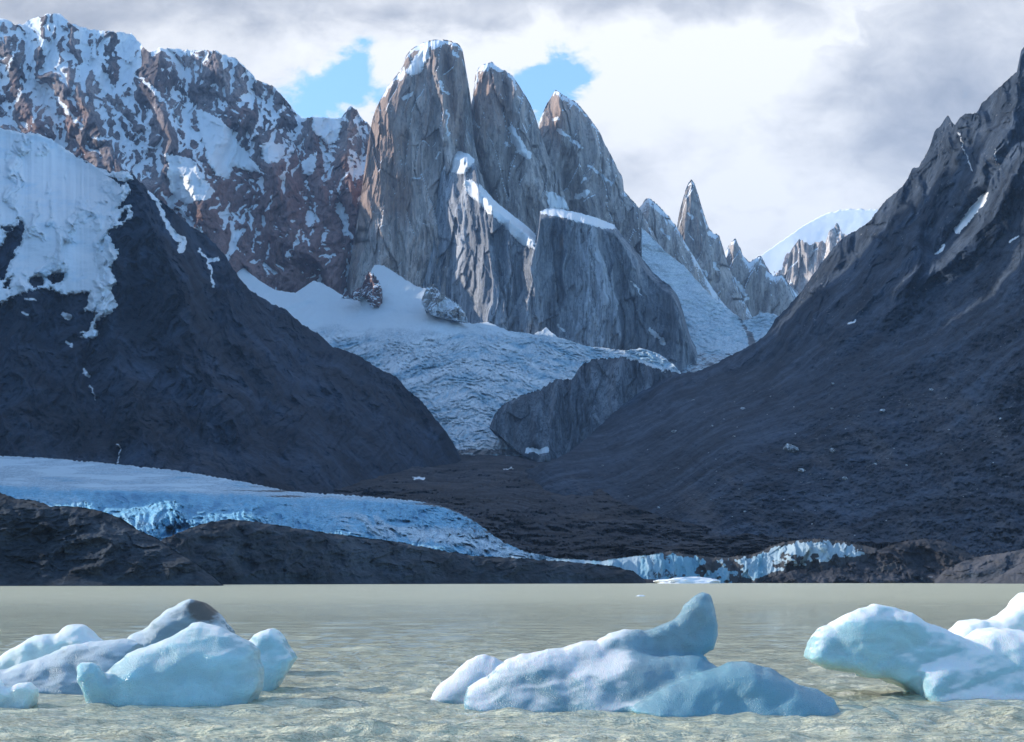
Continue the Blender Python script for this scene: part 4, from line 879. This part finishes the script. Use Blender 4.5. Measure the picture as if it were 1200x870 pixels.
iceberg([([(545, 822), (550, 812), (573, 793), (593, 777), (617, 768), (640, 762), (660, 762), (683, 753), (700, 755), (717, 747), (733, 743), (750, 745), (770, 770), (780, W + 8), (545, W)], 32.2, 1.0, .5, .4),
         ([(706, 772), (717, 748), (733, 741), (752, 736), (776, 732), (791, 724), (805, 710), (816, 700), (826, 695), (835, 698), (841, 711), (843, 730), (841, 748), (834, 763), (822, 769), (795, 772), (760, 790)], 32.5, .40, .34, .1),
         ([(670, 790), (735, 770), (790, 766), (822, 771), (842, 783), (870, 782), (910, 798), (935, W + 10), (670, W + 10)], 31.9, 1.0, .6, .3),
         ([(740, 830), (800, 800), (846, 782), (867, 777), (880, 776), (900, 783), (927, 800), (950, 810), (970, 820), (979, 840), (984, W + 10), (780, W + 10)], 30.8, .75, .55, .3)],
        'long iceberg with tall curved fin of clear ice and smooth shade-toned hump', seed=8, k=.24, scallop=.02, frost=lambda V: -.08 - .5 * sstep(2.0, 2.7, V[:, 0]), deep=lambda V: 1.1 * sstep(1.6, 3.6, V[:, 0] - .9 * V[:, 2]), mat='berg_shade', namp=.055)  # deep paints the shade behind the fin onto the hump
iceberg([([(942, 771), (947, 760), (953, 742), (960, 735), (973, 732), (987, 722), (1007, 713), (1027, 708), (1040, 712), (1067, 718), (1080, 727), (1100, 735), (1120, 742), (1135, 749), (1160, 745), (1180, 775), (1130, 812), (1067, 806), (1040, 798), (1013, 793), (987, 788), (953, 783)], 35.4, .75, .45, .1),
         ([(1073, 786), (1090, 778), (1130, 760), (1160, 739), (1177, 736), (1200, 741), (1240, 748), (1290, 770), (1300, 840), (1078, 840), (1074, 812)], 35.2, 1.1, .4, .4)],
        'large iceberg on the right with a blunt snout held clear of the water', seed=9, frost=.05, mat='berg', namp=.07, scallop=.06)
iceberg([([(1118, 742), (1133, 730), (1150, 727), (1167, 728), (1177, 723), (1187, 713), (1193, 703), (1202, 697), (1220, 694), (1250, 705), (1280, 740), (1290, 790), (1118, 790)], 44, 1.0, .4, .2)],
        'knobbly white ice hummocks behind the right-hand iceberg at the edge', seed=10, frost=.3, mat='berg_green', scallop=.1)
def small_ice(x, y, w, hgt, label, seed, name='ice_floe', mat='snow', jag=.15):
    D = FPX * CAMH / (y - HZ); s = D / FPX
    bm = bmesh.new(); bmesh.ops.create_icosphere(bm, subdivisions=4, radius=1)
    for v in bm.verts:
        n = 1 + .35 * mnoise.noise(v.co * 1.6 + Vector((seed, 0, 0))) + .15 * mnoise.noise(v.co * 5)
        v.co = Vector((v.co.x * n * w / 2 * s, v.co.y * n * w / 3 * s, v.co.z * n * hgt * s))
    me = bpy.data.meshes.new(name); bm.to_mesh(me); bm.free(); me.materials.append(M[mat])
    at = me.attributes.new('ice', 'FLOAT', 'POINT'); at.data.foreach_set('value', np.full(len(me.vertices), -.1, F32))
    o = bpy.data.objects.new(name, me); COL.objects.link(o); o.location = ((x - CX) / FPX * D, D, 0); tag(o, label, 'ice floe')
    return o
small_ice(806, 683.9, 84, 7, 'low white heap of ice floating at the foot of the ice cliff', 3)
small_ice(751, 699, 10, 1.5, 'single white chip of ice afloat on the open lake', 5)

# ================================================================== LIGHT, SKY, AIR, CAMERA
SUN_AZ, SUN_EL = math.radians(-73), math.radians(25)     # azimuth from +Y towards +X
S = Vector((math.sin(SUN_AZ) * math.cos(SUN_EL), math.cos(SUN_AZ) * math.cos(SUN_EL), math.sin(SUN_EL)))
sl = bpy.data.lights.new('sun', 'SUN'); sl.energy = 4.0; sl.angle = math.radians(.53); sl.color = (1, .93, .84)
so = bpy.data.objects.new('sun', sl); COL.objects.link(so); so.rotation_euler = S.to_track_quat('Z', 'Y').to_euler()

w = bpy.data.worlds.new('World'); SC.world = w; w.use_nodes = True
nt = NT(w.node_tree)
out = nt.add('ShaderNodeOutputWorld'); bg = nt.add('ShaderNodeBackground'); nt.l.new(bg.outputs[0], out.inputs[0])
sky = nt.add('ShaderNodeTexSky', sky_type='NISHITA', sun_disc=False, sun_elevation=SUN_EL, sun_rotation=SUN_AZ, altitude=800, ozone_density=2.0)
d = nt.add('ShaderNodeTexCoord').outputs['Generated']
sx = nt.add('ShaderNodeSeparateXYZ'); nt.put(sx.inputs[0], d)
dx, dy, dz = sx.outputs
fy = nt.math('MAXIMUM', dy, .12)
az = nt.math('DIVIDE', dx, fy); el = nt.math('DIVIDE', dz, fy)             # slopes of the view direction
front = nt.smooth(dy, .25, .7)
cv = nt.add('ShaderNodeCombineXYZ'); nt.put(cv.inputs[0], az); nt.put(cv.inputs[1], nt.math('MULTIPLY', el, 1.5))
big = nt.noise(cv.outputs[0], 9, 8, .58, .35); puff = nt.noise(cv.outputs[0], 26, 8, .62, .5); soft = nt.noise(nt.mapping(cv.outputs[0], (1, 2.0, 1), (0, 0, .25)), 6, 5, .5, .3)
wn = nt.add('ShaderNodeSeparateXYZ'); nt.put(wn.inputs[0], nt.noise(cv.outputs[0], 20, 6, .6, .3, out=1))
azw = nt.math('ADD', az, nt.math('MULTIPLY', nt.math('SUBTRACT', wn.outputs[0], .5), .075)); elw = nt.math('ADD', el, nt.math('MULTIPLY', nt.math('SUBTRACT', wn.outputs[1], .5), .06))
def blob(px, py, rx, ry):
    a = nt.math('DIVIDE', nt.math('SUBTRACT', azw, (px - CX) / FPX), rx / FPX); b = nt.math('DIVIDE', nt.math('SUBTRACT', elw, (HZ - py) / FPX), ry / FPX)
    return nt.math('POWER', 2.718, nt.math('MULTIPLY', nt.math('ADD', nt.math('MULTIPLY', a, a), nt.math('MULTIPLY', b, b)), -1.))
def total(*t):
    s = t[0]
    for x in t[1:]: s = nt.math('ADD', s, x)
    return s
def mul(a, b): return nt.math('MULTIPLY', a, b)
# holes of blue in the cloud
hole = total(blob(395, 120, 70, 40), blob(645, 102, 44, 38), mul(blob(625, 130, 30, 25), .6), mul(blob(425, 82, 28, 18), .5))
pn = nt.math('SUBTRACT', nt.math('ADD', mul(puff, .6), mul(big, .4)), .5)
cover = nt.math('ADD', 1.25, nt.math('SUBTRACT', mul(pn, 4.0), mul(hole, 1.85)))
cover = nt.smooth(cover, .0, .75)
gen = nt.noise(d, 2.6, 7, .6, .4)                                          # broken cloud over the rest of the sky
cov2 = mul(nt.smooth(gen, .6, .76), .2)
cov = nt.math('ADD', mul(front, cover), mul(nt.math('SUBTRACT', 1., front), cov2))
# brightness of the cloud: lit rims round the holes and through the middle, grey bases above and to the right
lum = total(.78, mul(blob(400, 90, 160, 75), .30), mul(blob(660, 90, 170, 80), .28), mul(blob(900, 85, 150, 55), .26), mul(blob(820, 200, 170, 90), .16), mul(blob(900, 262, 130, 40), .16),
            mul(blob(300, 6, 420, 26), -.16), mul(blob(560, 14, 220, 30), -.14), mul(blob(850, 6, 120, 30), -.10), mul(blob(1140, 60, 130, 75), -.08), mul(blob(1040, 170, 140, 50), -.06), mul(blob(870, 245, 60, 10), -.12), mul(blob(120, 30, 160, 18), -.05),
            mul(nt.math('SUBTRACT', soft, .5), .5), mul(nt.math('SUBTRACT', big, .5), .75), mul(nt.math('SUBTRACT', puff, .5), .42))
rim = nt.smooth(nt.math('ADD', nt.math('SUBTRACT', az, mul(el, 1.86)), nt.math('ADD', .413, mul(pn, .34))), -.02, .02)   # edge of the bright bank at upper right
lum = nt.math('SUBTRACT', lum, nt.math('SUBTRACT', mul(mul(rim, blob(1080, 50, 170, 110)), .13), mul(mul(nt.math('SUBTRACT', 1., rim), blob(960, 50, 110, 70)), .16)))
lum = nt.math('MAXIMUM', nt.math('MINIMUM', lum, 1.0), .45)
CLOUD = 7.3
cc = nt.mix(nt.smooth(lum, .35, .95), (.70, .725, .80), (1.0, .985, .96))
cl = nt.add('ShaderNodeVectorMath', operation='SCALE'); nt.put(cl.inputs[0], cc)
nt.put(cl.inputs[3], mul(nt.math('POWER', lum, 1.0), CLOUD))
tn_ = nt.mix(1.0, sky.outputs[0], (.80, 1.0, 1.05), 'MULTIPLY')
skyc = nt.add('ShaderNodeVectorMath', operation='SCALE'); nt.put(skyc.inputs[0], tn_); skyc.inputs[3].default_value = 1.75
fin = nt.mix(cov, skyc.outputs[0], cl.outputs[0])
nt.put(bg.inputs[0], fin); bg.inputs[1].default_value = .12
w.cycles.sampling_method = 'MANUAL'; w.cycles.sample_map_resolution = 2048

# air
HAZE = True
if HAZE:
    m = bpy.data.materials.new('thin_air_haze'); m.use_nodes = True; h = NT(m.node_tree)
    ho = h.add('ShaderNodeOutputMaterial'); pv = h.add('ShaderNodeVolumePrincipled')
    pv.inputs['Color'].default_value = (.40, .63, 1, 1); pv.inputs['Density'].default_value = 2.6e-5; pv.inputs['Anisotropy'].default_value = 0.0
    h.l.new(pv.outputs[0], ho.inputs['Volume'])
    m.cycles.volume_sampling = 'EQUIANGULAR' if hasattr(m.cycles, 'volume_sampling') else None
    try: m.cycles.homogeneous_volume = True
    except Exception: pass
    bm = bmesh.new(); bmesh.ops.create_cube(bm, size=1)
    for v in bm.verts: v.co = ((v.co.x) * 64000, v.co.y * 64000 + 2000, -4.6 if v.co.z < 0 else 5600)
    me = bpy.data.meshes.new('haze'); bm.to_mesh(me); bm.free(); me.materials.append(m)
    o = bpy.data.objects.new('haze', me); COL.objects.link(o); tag(o, kind='stuff')

cam = bpy.data.cameras.new('camera'); co = bpy.data.objects.new('camera', cam); COL.objects.link(co)
co.location = (0, 0, CAMH); co.rotation_euler = (math.radians(90), 0, 0)
cam.sensor_width = 36; cam.lens = 36 * FPX / 1200; cam.shift_y = (HZ - 435) / 1200
cam.clip_start = .1; cam.clip_end = 100000
SC.camera = co
SC.view_settings.view_transform = 'Standard'; SC.view_settings.look = 'None'; SC.view_settings.gamma = 1; SC.view_settings.exposure = 0.62
SC.view_settings.use_curve_mapping = False
cy = SC.cycles
cy.use_denoising = True
cy.max_bounces = 6; cy.diffuse_bounces = 3; cy.glossy_bounces = 3; cy.transmission_bounces = 3; cy.volume_bounces = 0
cy.use_adaptive_sampling = False
cy.sample_clamp_indirect = 6
cy.caustics_reflective = False; cy.caustics_refractive = False
